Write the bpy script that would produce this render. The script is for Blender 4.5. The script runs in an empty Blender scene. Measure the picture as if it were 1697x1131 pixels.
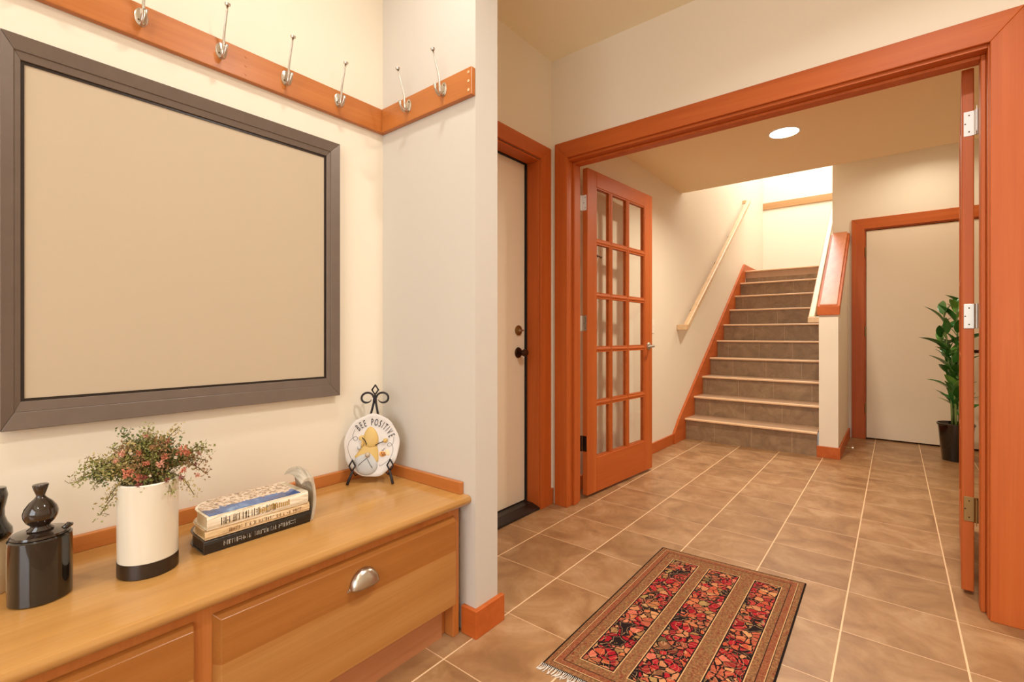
import bpy, bmesh, math, random
from mathutils import Vector, Matrix
S = bpy.context.scene
C = S.collection
PI = math.pi

# ------------------------------------------------------------------ camera
TH = math.atan(634.5 / 788.3)
cam_d = bpy.data.cameras.new('camera')
cam_d.sensor_width = 36.0
cam_d.lens = 788.3 / 1697 * 36.0
cam_d.shift_y = -10.5 / 1697
cam_d.clip_start = 0.02
cam = bpy.data.objects.new('camera', cam_d)
cam.location = (0, 0, 1.02)
cam.rotation_euler = (PI / 2, 0, TH)
C.objects.link(cam)
S.camera = cam

# ------------------------------------------------------------------ world, lights, exposure
S.view_settings.view_transform = 'Standard'
S.view_settings.look = 'None'
S.view_settings.gamma = 1.0
S.view_settings.exposure = 0.42
S.cycles.use_denoising = True
S.cycles.max_bounces = 14
S.cycles.diffuse_bounces = 8
S.cycles.transparent_max_bounces = 16
w = bpy.data.worlds.new('world')
S.world = w
w.use_nodes = True
w.node_tree.nodes['Background'].inputs[0].default_value = (1.0, 0.97, 0.93, 1)
w.node_tree.nodes['Background'].inputs[1].default_value = 1.0


def area(name, loc, rot, sx, sy, power, col, spread=180):
    l = bpy.data.lights.new(name, 'AREA')
    l.shape = 'RECTANGLE'
    l.size = sx
    l.size_y = sy
    l.energy = power
    l.color = col
    l.spread = math.radians(spread)
    o = bpy.data.objects.new(name, l)
    o.location = loc
    o.rotation_euler = rot
    C.objects.link(o)
    return o


# fill lamp added at an invented rear window; unseen lamp above the stairwell
area('fill_entry', (0.25, -2.25, 1.45), (-PI / 2, 0, PI), 2.1, 1.7, 38, (0.93, 0.97, 1.0))
area('light_above_stair', (-0.7, 6.9, 4.55), (0, 0, 0), 1.6, 2.2, 80, (0.97, 0.98, 1.0))


# ------------------------------------------------------------------ colour + materials
def lin(r, g, b):
    def f(c):
        c /= 255.0
        return c / 12.92 if c <= 0.04045 else ((c + 0.055) / 1.055) ** 2.4
    return (f(r), f(g), f(b), 1)


class NT:
    def __init__(s, name):
        s.m = bpy.data.materials.new(name)
        s.m.use_nodes = True
        s.n = s.m.node_tree.nodes
        s.l = s.m.node_tree.links
        s.b = s.n['Principled BSDF']

    def add(s, t, **k):
        n = s.n.new(t)
        for a, v in k.items():
            setattr(n, a, v)
        return n

    def link(s, a, b):
        s.l.new(a, b)

    def val(s, x):
        return x

    def math(s, op, a, b=None, c=None):
        n = s.add('ShaderNodeMath', operation=op)
        for i, v in enumerate((a, b, c)):
            if v is None:
                continue
            if isinstance(v, (int, float)):
                n.inputs[i].default_value = v
            else:
                s.link(v, n.inputs[i])
        return n.outputs[0]

    def mix(s, fac, a, b):
        n = s.add('ShaderNodeMix', data_type='RGBA')
        for idx, v in ((0, fac), (6, a), (7, b)):
            if isinstance(v, (int, float, tuple)):
                n.inputs[idx].default_value = v
            else:
                s.link(v, n.inputs[idx])
        return n.outputs[2]

    def ramp(s, fac, stops, const=False):
        n = s.add('ShaderNodeValToRGB')
        cr = n.color_ramp
        if const:
            cr.interpolation = 'CONSTANT'
        while len(cr.elements) < len(stops):
            cr.elements.new(0.5)
        for e, (p, c) in zip(cr.elements, stops):
            e.position = p
            e.color = c
        s.link(fac, n.inputs[0])
        return n.outputs[0]

    def coords(s, scale=(1, 1, 1), kind='Object', rot=(0, 0, 0)):
        t = s.add('ShaderNodeTexCoord')
        m = s.add('ShaderNodeMapping')
        m.inputs['Scale'].default_value = scale
        m.inputs['Rotation'].default_value = rot
        s.link(t.outputs[kind], m.inputs[0])
        return m.outputs[0]

    def noise(s, vec, scale=5.0, detail=4.0, rough=0.5, dist=0.0, out='Fac'):
        n = s.add('ShaderNodeTexNoise')
        n.inputs['Scale'].default_value = scale
        n.inputs['Detail'].default_value = detail
        n.inputs['Roughness'].default_value = rough
        n.inputs['Distortion'].default_value = dist
        s.link(vec, n.inputs['Vector'])
        return n.outputs[out]

    def bump(s, h, strength=0.2, dist=0.002):
        n = s.add('ShaderNodeBump')
        n.inputs['Strength'].default_value = strength
        n.inputs['Distance'].default_value = dist
        s.link(h, n.inputs['Height'])
        s.link(n.outputs[0], s.b.inputs['Normal'])

    def base(s, c):
        if isinstance(c, tuple):
            s.b.inputs['Base Color'].default_value = c
        else:
            s.link(c, s.b.inputs['Base Color'])


def plain(name, c, rough=0.5, metal=0.0, coat=0.0, spec=0.5, var=0.0):
    t = NT(name)
    if var > 0:
        v = t.coords()
        n = t.noise(v, 14, 3)
        c2 = tuple(max(0, x * (1 - var)) for x in c[:3]) + (1,)
        t.base(t.mix(n, c, c2))
    else:
        t.base(c)
    t.b.inputs['Roughness'].default_value = rough
    t.b.inputs['Metallic'].default_value = metal
    t.b.inputs['Coat Weight'].default_value = coat
    t.b.inputs['Specular IOR Level'].default_value = spec
    return t.m


def paint(name, c, rough=0.6):
    t = NT(name)
    v = t.coords()
    n = t.noise(v, 180, 2)
    n2 = t.noise(v, 1.4, 2)
    c2 = tuple(x * 0.965 for x in c[:3]) + (1,)
    t.base(t.mix(n2, c, c2))
    t.b.inputs['Roughness'].default_value = rough
    t.b.inputs['Specular IOR Level'].default_value = 0.25
    t.bump(n, 0.08, 0.001)
    return t.m


def wood(name, ca, cb, cc, axis='z', rough=0.38, fine=1.0, coat=0.15, zplank=None, amount=0.8):
    """vertical or horizontal grain: long noise along one axis"""
    t = NT(name)
    sc = {'x': (0.7, 16, 16), 'y': (16, 0.7, 16), 'z': (16, 16, 0.7)}[axis]
    v = t.coords(scale=sc)
    a = t.noise(v, 1.2 * fine, 5, 0.55, 0.6)
    sc2 = {'x': (3, 190, 190), 'y': (190, 3, 190), 'z': (190, 190, 3)}[axis]
    v2 = t.coords(scale=sc2)
    b = t.noise(v2, 1.0, 2, 0.5)
    col = t.ramp(a, [(0.30, ca), (0.52, cb), (0.72, cc)])
    dark = tuple(x * 0.80 for x in ca[:3]) + (1,)
    f = t.math('MULTIPLY', t.ramp(b, [(0.45, (0, 0, 0, 1)), (0.75, (1, 1, 1, 1))]), 0.28 * amount)
    col = t.mix(f, col, dark)
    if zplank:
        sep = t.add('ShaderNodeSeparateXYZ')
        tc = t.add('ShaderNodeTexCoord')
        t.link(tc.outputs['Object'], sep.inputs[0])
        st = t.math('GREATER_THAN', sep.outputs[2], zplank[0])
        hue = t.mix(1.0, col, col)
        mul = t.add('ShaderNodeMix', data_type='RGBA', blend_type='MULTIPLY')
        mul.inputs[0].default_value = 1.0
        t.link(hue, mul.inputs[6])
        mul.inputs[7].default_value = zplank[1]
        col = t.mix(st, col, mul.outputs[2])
    t.base(col)
    t.b.inputs['Roughness'].default_value = rough
    t.b.inputs['Coat Weight'].default_value = coat
    t.b.inputs['Coat Roughness'].default_value = 0.25
    t.b.inputs['Specular IOR Level'].default_value = .35
    t.bump(b, 0.12, 0.0006)
    return t.m


FA, FB, FC = lin(176, 84, 28), lin(185, 92, 34), lin(193, 101, 42)
M = {}
M['fir_z'] = wood('fir_vertical_grain', FA, FB, FC, 'z', rough=.48, coat=0.0)
M['fir_x'] = wood('fir_grain_x', FA, FB, FC, 'x', rough=.48, coat=0.0)
M['fir_y'] = wood('fir_grain_y', FA, FB, FC, 'y', rough=.48, coat=0.0)
M['cap'] = wood('cap_wood_sheen', lin(188, 112, 70), lin(200, 124, 82), lin(208, 134, 92), 'y', rough=.34, coat=.2)  # pinkish sheen of the cap top painted into a lighter wood tone
M['rail_y'] = wood('rail_wood_y', lin(172, 100, 44), lin(182, 109, 50), lin(190, 118, 58), 'y')
M['rail_x'] = wood('rail_wood_x', lin(172, 100, 44), lin(182, 109, 50), lin(190, 118, 58), 'x')
M['top_y'] = wood('worktop_alder', lin(172, 124, 66), lin(182, 134, 73), lin(190, 143, 82), 'y', rough=0.16, coat=0.5)
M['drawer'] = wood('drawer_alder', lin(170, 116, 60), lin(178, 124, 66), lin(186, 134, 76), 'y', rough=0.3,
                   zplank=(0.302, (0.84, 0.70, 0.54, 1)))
M['carcass'] = wood('carcass_alder', lin(178, 106, 48), lin(188, 116, 56), lin(196, 126, 66), 'z', rough=0.35)
M['toe'] = wood('toe_alder', lin(176, 112, 72), lin(184, 124, 82), lin(194, 134, 92), 'y', rough=0.35)
M['pale_rail'] = wood('pale_handrail', lin(206, 172, 130), lin(216, 184, 144), lin(224, 194, 156), 'y', rough=0.35)
M['pale_x'] = wood('tan_trim_wood', lin(168, 124, 78), lin(178, 134, 86), lin(188, 144, 96), 'x', rough=.4)
M['wall'] = paint('wall_paint', lin(231, 221, 202))
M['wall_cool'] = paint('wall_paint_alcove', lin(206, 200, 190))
M['ceil'] = paint('ceiling_paint', lin(244, 236, 208), 0.75)
M['ceil_hall'] = paint('hall_ceiling_paint', lin(244, 226, 190), 0.75)
M['door_paint'] = paint('door_paint', lin(232, 217, 194), 0.45)
M['nickel'] = plain('brushed_nickel', lin(196, 188, 176), 0.28, 1.0)
M['chrome'] = plain('satin_chrome', lin(176, 170, 160), 0.38, 0.85)
M['brass'] = plain('aged_brass', lin(150, 122, 78), 0.35, 1.0)
M['bronze'] = plain('dark_bronze', lin(72, 48, 34), 0.35, 0.8)
M['white_metal'] = plain('white_hinge_metal', lin(226, 224, 220), 0.45, 0.1)
M['black_gloss'] = plain('black_glaze', lin(26, 21, 17), 0.10, 0.0, 0.6)
M['black_matte'] = plain('black_iron', lin(30, 20, 20), 0.5, 0.2)
M['dark_sill'] = plain('dark_sill', lin(30, 20, 16), 0.4)
M['shadow_gap'] = plain('black_gap', lin(18, 14, 12), 0.8)
M['white'] = plain('white_plastic', lin(238, 232, 220), 0.35)
M['cream'] = plain('cream_ceramic', lin(214, 190, 152), 0.4)
M['soil'] = plain('soil', lin(50, 34, 22), 0.9, var=0.4)


def frame_mat():
    t = NT('grey_brown_frame')
    v = t.coords(scale=(3, 3, 3))
    n = t.noise(v, 8, 3)
    t.base(t.mix(n, lin(104, 90, 80), lin(114, 100, 89)))
    t.b.inputs['Roughness'].default_value = 0.38
    t.b.inputs['Metallic'].default_value = 0.25
    return t.m


M['frame'] = frame_mat()
M['lip'] = plain('dark_lip', lin(34, 20, 12), 0.35)
M['panel'] = paint('beige_panel', lin(190, 173, 148), 0.5)


def tile_floor():
    t = NT('floor_tile')
    tc = t.add('ShaderNodeTexCoord')
    sep = t.add('ShaderNodeSeparateXYZ')
    t.link(tc.outputs['Object'], sep.inputs[0])
    P = 0.3195

    def axis(o, off):
        u = t.math('DIVIDE', t.math('SUBTRACT', o, off), P)
        fr = t.math('FRACT', u)
        d = t.math('MINIMUM', fr, t.math('SUBTRACT', 1.0, fr))
        return d, t.math('FLOOR', u)
    dx, ix = axis(sep.outputs[0], -1.4235 - P * 10)
    dy, iy = axis(sep.outputs[1], 1.349 - P * 20)

    def sm(d, w0, w1):
        n = t.add('ShaderNodeMapRange', interpolation_type='SMOOTHSTEP')
        n.inputs[1].default_value = w0
        n.inputs[2].default_value = w1
        t.link(d, n.inputs[0])
        return n.outputs[0]
    gx = sm(dx, 0.006, 0.011)
    gy = sm(dy, 0.0035, 0.008)
    tile = t.math('MULTIPLY', gx, gy)
    cell = t.add('ShaderNodeCombineXYZ')
    t.link(ix, cell.inputs[0])
    t.link(iy, cell.inputs[1])
    wn = t.add('ShaderNodeTexWhiteNoise', noise_dimensions='3D')
    t.link(cell.outputs[0], wn.inputs['Vector'])
    # shifted coords per tile
    vm = t.add('ShaderNodeVectorMath', operation='SCALE')
    t.link(wn.outputs['Color'], vm.inputs[0])
    vm.inputs['Scale'].default_value = 7.0
    va = t.add('ShaderNodeVectorMath', operation='ADD')
    t.link(tc.outputs['Object'], va.inputs[0])
    t.link(vm.outputs[0], va.inputs[1])
    n1 = t.noise(va.outputs[0], 5.0, 6, 0.6, 0.8)
    n2 = t.noise(va.outputs[0], 26, 4, 0.6, 1.2)
    col = t.ramp(n1, [(0.32, lin(132, 94, 60)), (0.50, lin(155, 116, 77)), (0.68, lin(175, 139, 101))])
    col = t.mix(t.math('MULTIPLY', t.ramp(n2, [(0.5, (0, 0, 0, 1)), (0.75, (1, 1, 1, 1))]), 0.30), col, lin(138, 98, 66))
    br = t.math('MULTIPLY_ADD', wn.outputs['Value'], 0.10, 0.95)
    hs = t.add('ShaderNodeHueSaturation')
    t.link(br, hs.inputs['Value'])
    t.link(col, hs.inputs['Color'])
    c = t.mix(gy, lin(206, 170, 132), hs.outputs[0])
    c = t.mix(gx, lin(224, 190, 150), c)
    t.base(c)
    t.b.inputs['Roughness'].default_value = 0.36
    r = t.math('MULTIPLY_ADD', n2, 0.22, 0.27)
    t.link(r, t.b.inputs['Roughness'])
    h = t.math('ADD', tile, t.math('MULTIPLY', n2, 0.08))
    t.bump(h, 0.35, 0.0015)
    return t.m


M['tile'] = tile_floor()


def riser_tile():
    t = NT('riser_tile')
    tc = t.add('ShaderNodeTexCoord')
    sep = t.add('ShaderNodeSeparateXYZ')
    t.link(tc.outputs['Object'], sep.inputs[0])
    row = t.math('FLOOR', t.math('DIVIDE', sep.outputs[2], 0.1875))
    off = t.math('MULTIPLY', row, 0.117)
    u = t.math('DIVIDE', t.math('ADD', sep.outputs[0], t.math('ADD', off, 9.0)), 0.3195)
    fr = t.math('FRACT', u)
    g = t.math('LESS_THAN', fr, 0.013)
    n1 = t.noise(tc.outputs['Object'], 9, 6, 0.65, 1.0)
    n2 = t.noise(tc.outputs['Object'], 40, 3, 0.6)
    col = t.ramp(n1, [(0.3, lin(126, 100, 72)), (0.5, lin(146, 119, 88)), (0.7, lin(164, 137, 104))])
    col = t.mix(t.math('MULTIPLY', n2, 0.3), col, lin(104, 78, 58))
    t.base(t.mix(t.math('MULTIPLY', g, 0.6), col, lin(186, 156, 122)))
    t.b.inputs['Roughness'].default_value = 0.4
    t.bump(n2, 0.15, 0.001)
    return t.m


M['riser'] = riser_tile()
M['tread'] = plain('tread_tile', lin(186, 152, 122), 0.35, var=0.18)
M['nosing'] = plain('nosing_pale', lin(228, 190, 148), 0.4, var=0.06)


def glass_mat():
    m = bpy.data.materials.new('clear_pane')
    m.use_nodes = True
    nt = m.node_tree
    for n in list(nt.nodes):
        nt.nodes.remove(n)
    o = nt.nodes.new('ShaderNodeOutputMaterial')
    mx = nt.nodes.new('ShaderNodeMixShader')
    tr = nt.nodes.new('ShaderNodeBsdfTransparent')
    tr.inputs[0].default_value = (0.97, 0.97, 0.96, 1)
    gl = nt.nodes.new('ShaderNodeBsdfGlossy')
    gl.inputs['Roughness'].default_value = 0.03
    fr = nt.nodes.new('ShaderNodeLayerWeight')
    fr.inputs[0].default_value = .5
    pw = nt.nodes.new('ShaderNodeMath')
    pw.operation = 'POWER'
    pw.inputs[1].default_value = 5
    ml = nt.nodes.new('ShaderNodeMath')
    ml.operation = 'MULTIPLY_ADD'
    ml.inputs[1].default_value = .6
    ml.inputs[2].default_value = .03
    nt.links.new(fr.outputs['Facing'], pw.inputs[0])
    nt.links.new(pw.outputs[0], ml.inputs[0])
    nt.links.new(ml.outputs[0], mx.inputs[0])
    nt.links.new(tr.outputs[0], mx.inputs[1])
    nt.links.new(gl.outputs[0], mx.inputs[2])
    nt.links.new(mx.outputs[0], o.inputs[0])
    return m


M['glass'] = glass_mat()


def emis(name, c, st):
    t = NT(name)
    t.base(c)
    t.b.inputs['Emission Color'].default_value = c
    t.b.inputs['Emission Strength'].default_value = st
    return t.m


# ------------------------------------------------------------------ mesh building
class MB:
    def __init__(s):
        s.v = []
        s.f = []

    def add(s, vs, fs):
        o = len(s.v)
        s.v += [tuple(v) for v in vs]
        s.f += [tuple(i + o for i in f) for f in fs]
        return s

    def box(s, a, b):
        x0, x1 = sorted((a[0], b[0]))
        y0, y1 = sorted((a[1], b[1]))
        z0, z1 = sorted((a[2], b[2]))
        return s.add([(x0, y0, z0), (x1, y0, z0), (x1, y1, z0), (x0, y1, z0), (x0, y0, z1), (x1, y0, z1), (x1, y1, z1), (x0, y1, z1)],
                     [(3, 2, 1, 0), (4, 5, 6, 7), (0, 1, 5, 4), (1, 2, 6, 5), (2, 3, 7, 6), (3, 0, 4, 7)])

    def prism(s, pts, h, axis='z', h0=0.0):
        """pts 2D outline extruded along axis from h0 to h.  z:(x,y)  x:(y,z)  y:(x,z)"""
        n = len(pts)

        def q(p, t):
            return {'z': (p[0], p[1], t), 'x': (t, p[0], p[1]), 'y': (p[0], t, p[1])}[axis]
        vs = [q(p, h0) for p in pts] + [q(p, h) for p in pts]
        fs = [tuple(reversed(range(n))), tuple(range(n, 2 * n))]
        fs += [(i, (i + 1) % n, (i + 1) % n + n, i + n) for i in range(n)]
        return s.add(vs, fs)

    def tube(s, pts, r, n=10, cap=True, flat=1.0):
        pts = [Vector(p) for p in pts]
        rs = r if isinstance(r, (list, tuple)) else [r] * len(pts)
        vs, fs = [], []
        prev = None
        for i, p in enumerate(pts):
            t = (pts[min(i + 1, len(pts) - 1)] - pts[max(i - 1, 0)])
            if t.length < 1e-9:
                t = Vector((0, 0, 1))
            t.normalize()
            if prev is None:
                up = Vector((0, 0, 1)) if abs(t.z) < 0.9 else Vector((1, 0, 0))
                a = t.cross(up).normalized()
            else:
                a = (prev - t * prev.dot(t)).normalized()
            prev = a
            b = t.cross(a)
            for k in range(n):
                an = 2 * PI * k / n
                vs.append(p + (a * math.cos(an) + b * math.sin(an) * flat) * rs[i])
        for i in range(len(pts) - 1):
            for k in range(n):
                k2 = (k + 1) % n
                fs.append((i * n + k, i * n + k2, (i + 1) * n + k2, (i + 1) * n + k))
        if cap:
            fs.append(tuple(reversed(range(n))))
            fs.append(tuple(range((len(pts) - 1) * n, len(pts) * n)))
        return s.add(vs, fs)

    def lathe(s, prof, n=40, c=(0, 0, 0), sx=1.0, sy=1.0):
        """prof [(r,z)] around z; closed at the ends when r==0"""
        vs, fs = [], []
        for r, z in prof:
            for k in range(n):
                a = 2 * PI * k / n
                vs.append((c[0] + r * math.cos(a) * sx, c[1] + r * math.sin(a) * sy, c[2] + z))
        for i in range(len(prof) - 1):
            for k in range(n):
                k2 = (k + 1) % n
                fs.append((i * n + k, i * n + k2, (i + 1) * n + k2, (i + 1) * n + k))
        fs.append(tuple(reversed(range(n))))
        fs.append(tuple(range((len(prof) - 1) * n, len(prof) * n)))
        return s.add(vs, fs)

    def ball(s, c, r, n=16, m=10, sc=(1, 1, 1)):
        vs, fs = [], []
        for j in range(1, m):
            ph = PI * j / m
            for k in range(n):
                a = 2 * PI * k / n
                vs.append((c[0] + r * sc[0] * math.sin(ph) * math.cos(a), c[1] + r * sc[1] * math.sin(ph) * math.sin(a), c[2] + r * sc[2] * math.cos(ph)))
        top = len(vs)
        vs.append((c[0], c[1], c[2] + r * sc[2]))
        vs.append((c[0], c[1], c[2] - r * sc[2]))
        for j in range(m - 2):
            for k in range(n):
                k2 = (k + 1) % n
                fs.append((j * n + k, (j + 1) * n + k, (j + 1) * n + k2, j * n + k2))
        for k in range(n):
            k2 = (k + 1) % n
            fs.append((top, k, k2))
            fs.append((top + 1, (m - 2) * n + k2, (m - 2) * n + k))
        return s.add(vs, fs)

    def build(s, name, mat, parent=None, smooth=False, bevel=0.0, segs=2, loc=None, rot=None, auto=False):
        me = bpy.data.meshes.new(name)
        me.from_pydata(s.v, [], s.f)
        bm = bmesh.new()
        bm.from_mesh(me)
        bmesh.ops.recalc_face_normals(bm, faces=bm.faces)
        bm.to_mesh(me)
        bm.free()
        if mat:
            me.materials.append(mat)
        if smooth or auto:
            me.polygons.foreach_set('use_smooth', [True] * len(me.polygons))
            if auto:
                me.set_sharp_from_angle(angle=math.radians(38))
        o = bpy.data.objects.new(name, me)
        C.objects.link(o)
        if bevel > 0:
            b = o.modifiers.new('bevel', 'BEVEL')
            b.width = bevel
            b.segments = segs
            b.limit_method = 'ANGLE'
            b.angle_limit = math.radians(40)
            b.harden_normals = False
        if parent:
            o.parent = parent
        if loc:
            o.location = loc
        if rot:
            o.rotation_euler = rot
        return o


def thing(name, label, cat, loc=(0, 0, 0), rz=0.0, group=None, rot=None):
    o = bpy.data.objects.new(name, None)
    o.empty_display_size = 0.05
    C.objects.link(o)
    o.location = loc
    o.rotation_euler = rot if rot else (0, 0, rz)
    o['label'] = label
    o['category'] = cat
    if group:
        o['group'] = group
    return o


def tag(o, label, cat, group=None):
    o['label'] = label
    o['category'] = cat
    if group:
        o['group'] = group
    return o


def struct(o, label=None, cat=None):
    o['kind'] = 'structure'
    if label:
        o['label'] = label
    if cat:
        o['category'] = cat
    return o


def sbox(name, a, b, mat, label, cat, bevel=0.0, parent=None):
    return struct(MB().box(a, b).build(name, mat, parent, bevel=bevel), label, cat)


def copy_tree(o, parent=None):
    c = o.copy()
    C.objects.link(c)
    if parent:
        c.parent = parent
    for ch in list(o.children):
        copy_tree(ch, c)
    return c


# ------------------------------------------------------------------ room shell
XL = -1.62      # left wall plane (entry, hall, stairs)
YR = 1.176      # face of the return wall beside the bench
YO = 2.40       # near face of the wall with the double doorway
YF = 5.80       # far wall with the closet door
CZ = 2.675      # entry ceiling
HZ = 2.40       # hall ceiling
YS = 4.66       # where the hall ceiling ends above the stairs
ST = 0.1875     # stair rise
RX0, RX1 = -1.505, 0.262   # doorway

sbox('floor', (XL - .14, -2.4, -0.12), (1.7, 5.95, 0), M['tile'], 'tan square ceramic floor tiles with pale grout lines', 'floor')
# left wall with the outside door opening (y 1.34..2.27)
wl = MB()
wl.box((XL - .14, -2.4, 0), (XL, 1.345, CZ + .1))
wl.box((XL - .14, 1.345, 2.045), (XL, 2.268, CZ + .1))
wl.box((XL - .14, 2.268, 0), (XL, 4.3, CZ + .1))
wl.box((XL - .14, 4.3, 0), (XL, 8.45, 4.7))
struct(wl.build('wall_left', M['wall']), 'cream painted wall along the left side of entry and hall', 'wall')
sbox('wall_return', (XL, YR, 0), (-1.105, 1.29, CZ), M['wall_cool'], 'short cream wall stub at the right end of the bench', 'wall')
wo = MB()
wo.box((XL, YO, 0), (RX0 - .018, YO + .13, CZ))
wo.box((RX1 + .018, YO, 0), (1.6, YO + .13, CZ))
wo.box((RX0 - .018, YO, 2.068), (RX1 + .018, YO + .13, CZ))
struct(wo.build('wall_front', M['wall']), 'cream wall above and beside the wide double doorway', 'wall')
sbox('ceiling', (XL - .14, -2.4, CZ), (1.7, YO, CZ + .1), M['ceil'], 'tan painted ceiling of the entry', 'ceiling')
sbox('ceiling_hall', (XL, YO + .13, HZ), (1.0, YS, HZ + .34), M['ceil_hall'], 'flat tan ceiling of the hall beyond the doorway', 'ceiling')
sbox('wall_near_right', (1.6, -2.4, 0), (1.7, YO + .13, CZ), M['wall'], 'cream wall on the right side of the entry', 'wall')
wb = MB()
wb.box((XL, -2.4, 0), (-1.2, -2.3, CZ))
wb.box((1.3, -2.4, 0), (1.6, -2.3, CZ))
wb.box((-1.2, -2.4, 0), (1.3, -2.3, .55))
wb.box((-1.2, -2.4, 2.35), (1.3, -2.3, CZ))
struct(wb.build('wall_back', M['wall']), 'cream wall with an added wide window behind the viewer', 'wall')
win = struct(MB().box((-1.2, -2.38, .55), (1.3, -2.33, .60)).box((-1.2, -2.38, 2.30), (1.3, -2.33, 2.35)).box((-1.2, -2.38, .6), (-1.15, -2.33, 2.3))
             .box((1.25, -2.38, .6), (1.3, -2.33, 2.3)).box((.025, -2.38, .6), (.075, -2.33, 2.3)).build('window_added', M['fir_x']), 'added unseen window behind the viewer for fill light', 'window')  # invented window, added to go with the entry fill lamp
MB().box((-1.15, -2.36, .6), (.025, -2.355, 2.3)).build('pane', M['glass'], win)
MB().box((.075, -2.36, .6), (1.25, -2.355, 2.3)).build('pane', M['glass'], win)

sbox('wall_hall_right', (0.98, YO + .13, 0), (1.08, YF, 2.78), M['wall'], 'cream wall on the right side of the hall', 'wall')
wf = MB()
FD0, FD1, FDZ = -0.232, 0.70, 2.052
wf.box((-.494, YF, 0), (FD0 - .006, YF + .12, 4.7))
wf.box((FD1 + .006, YF, 0), (1.08, YF + .12, 4.7))
wf.box((FD0 - .006, YF, FDZ), (FD1 + .006, YF + .12, 4.7))
wf.box((-.494, YF + .12, 0), (-.374, 7.07, 4.7))
struct(wf.build('wall_far', M['wall']), 'cream wall around the closet door at the end of the hall', 'wall')
sbox('wall_closet_block', (-.36, YF + .13, 0), (1.08, YF + .17, 2.7), M['wall'], 'unseen wall added behind the closet door to block light', 'wall')  # added to stop world light leaking under the closet door
sbox('wall_outside_block', (XL - .30, 1.2, -.1), (XL - .26, 2.4, 2.3), M['shadow_gap'], 'unseen dark slab added behind the outside door to block light', 'wall')  # slab added to keep world light out around the door
sbox('wall_stair_back', (XL, 8.335, 1.7), (1.08, 8.45, 4.7), M['wall'], 'bright cream wall at the top of the stairs', 'wall')
sbox('wall_stair_right', (1.0, YF + .12, 1.7), (1.08, 8.335, 4.7), M['wall'], 'cream wall on the far right of the stair landing', 'wall')
sbox('ceiling_stair', (XL, YS - .1, 4.7), (1.08, 8.45, 4.8), M['wall'], 'cream ceiling above the stairs', 'ceiling')
sbox('wall_over_hall', (XL, YS - .1, HZ + .34), (-.36, YS, 4.7), M['wall'], 'cream wall above the edge of the hall ceiling', 'wall')
sbox('wall_over_alcove', (-.494, YS, 2.86), (-.36, YF, 4.7), M['wall'], 'cream wall above the landing side of the alcove', 'wall')
sbox('ceiling_alcove', (-.494, YS, 2.765), (1.08, YF, 2.86), M['wall'], 'cream ceiling of the alcove before the closet door', 'ceiling')
sbox('wall_over_right', (-.36, YS - .1, HZ + .34), (1.08, YS, 2.9), M['wall'], 'cream strip above the hall ceiling edge', 'wall')

# half wall beside the stairs with sloping cap
hw = MB().prism([(4.70, 0), (YF, 0), (YF, 1.18 + .705 * 1.10), (4.70, 1.18)], -.36, 'x', -.494)
hw = struct(hw.build('wall_half', M['wall']), 'low sloping cream wall between stairs and closet alcove', 'wall')
cap = MB().prism([(4.685, 1.18), (YF - .002, 1.18 + .705 * 1.113), (YF - .002, 1.25 + .705 * 1.113), (4.685, 1.255)], -.349, 'x', -.506)
cap = struct(cap.build('trim_1', M['fir_y'], bevel=.004), 'sloping reddish wood cap on the low stair wall', 'trim')
MB().prism([(4.690, 1.2595), (YF - .01, 1.2545 + .705 * 1.113), (YF - .01, 1.266 + .705 * 1.113), (4.690, 1.271)], -.368, 'x', -.488).build('cap_board', M['cap'], cap, bevel=.003)


# baseboards
def base_board(name, a, b, mat, label):
    return sbox(name, a, b, mat, label, 'baseboard', bevel=.003)


BH = .093
struct(MB().prism([(-1.158, 1.160), (-1.087, 1.160), (-1.087, 1.308), (-1.105, 1.308), (-1.105, 1.1765), (-1.158, 1.1765)], BH).build('baseboard_return', M['fir_x'], bevel=.002),
       'orange wood baseboard wrapped around the wall stub', 'baseboard')
base_board('baseboard_hall_left', (XL, 2.532, 0), (XL + .014, 4.43, BH), M['fir_y'], 'orange wood baseboard along the left hall wall')
base_board('baseboard_corner', (XL, 2.372, 0), (XL + .014, 2.398, BH), M['fir_y'], 'tiny piece of orange baseboard between two door casings')
struct(MB().prism([(-.508, 4.683), (-.346, 4.683), (-.346, 5.782), (-.36, 5.782), (-.36, 4.70), (-.508, 4.70)], BH).build('baseboard_half_wall', M['fir_y'], bevel=.002),
       'orange wood baseboard around the low stair wall', 'baseboard')
base_board('baseboard_hall_right', (.966, YO + .15, 0), (.98, YF, BH), M['fir_y'], 'orange wood baseboard along the right hall wall')
base_board('baseboard_right', (.36, YO - .014, 0), (1.58, YO, BH), M['fir_x'], 'orange wood baseboard right of the double doorway')

# ------------------------------------------------------------------ doorway casing (trim_2)
cy0 = 2.383


def casing(parent, ax, lo, hi, o0, o1, i0, i1, zt, zi, tail=''):
    """three mitred boards; ax 'y' lies across the view wall, ax 'x' along the side wall"""
    a = MB().prism([(o0, 0), (i0, 0), (i0, zi), (o0, zt)], hi, ax, lo).build('side_board', M['fir_z'], parent, bevel=.0025)
    b = MB().prism([(i1, 0), (o1, 0), (o1, zt), (i1, zi)], hi, ax, lo).build('side_board', M['fir_z'], parent, bevel=.0025)
    c = MB().prism([(i0, zi), (i1, zi), (o1, zt), (o0, zt)], hi, ax, lo).build('head_board', M['fir_x'] if ax == 'y' else M['fir_y'], parent, bevel=.0025)


def trim_root(name, label):
    o = bpy.data.objects.new(name, None)
    C.objects.link(o)
    return struct(o, label, 'trim')


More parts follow.
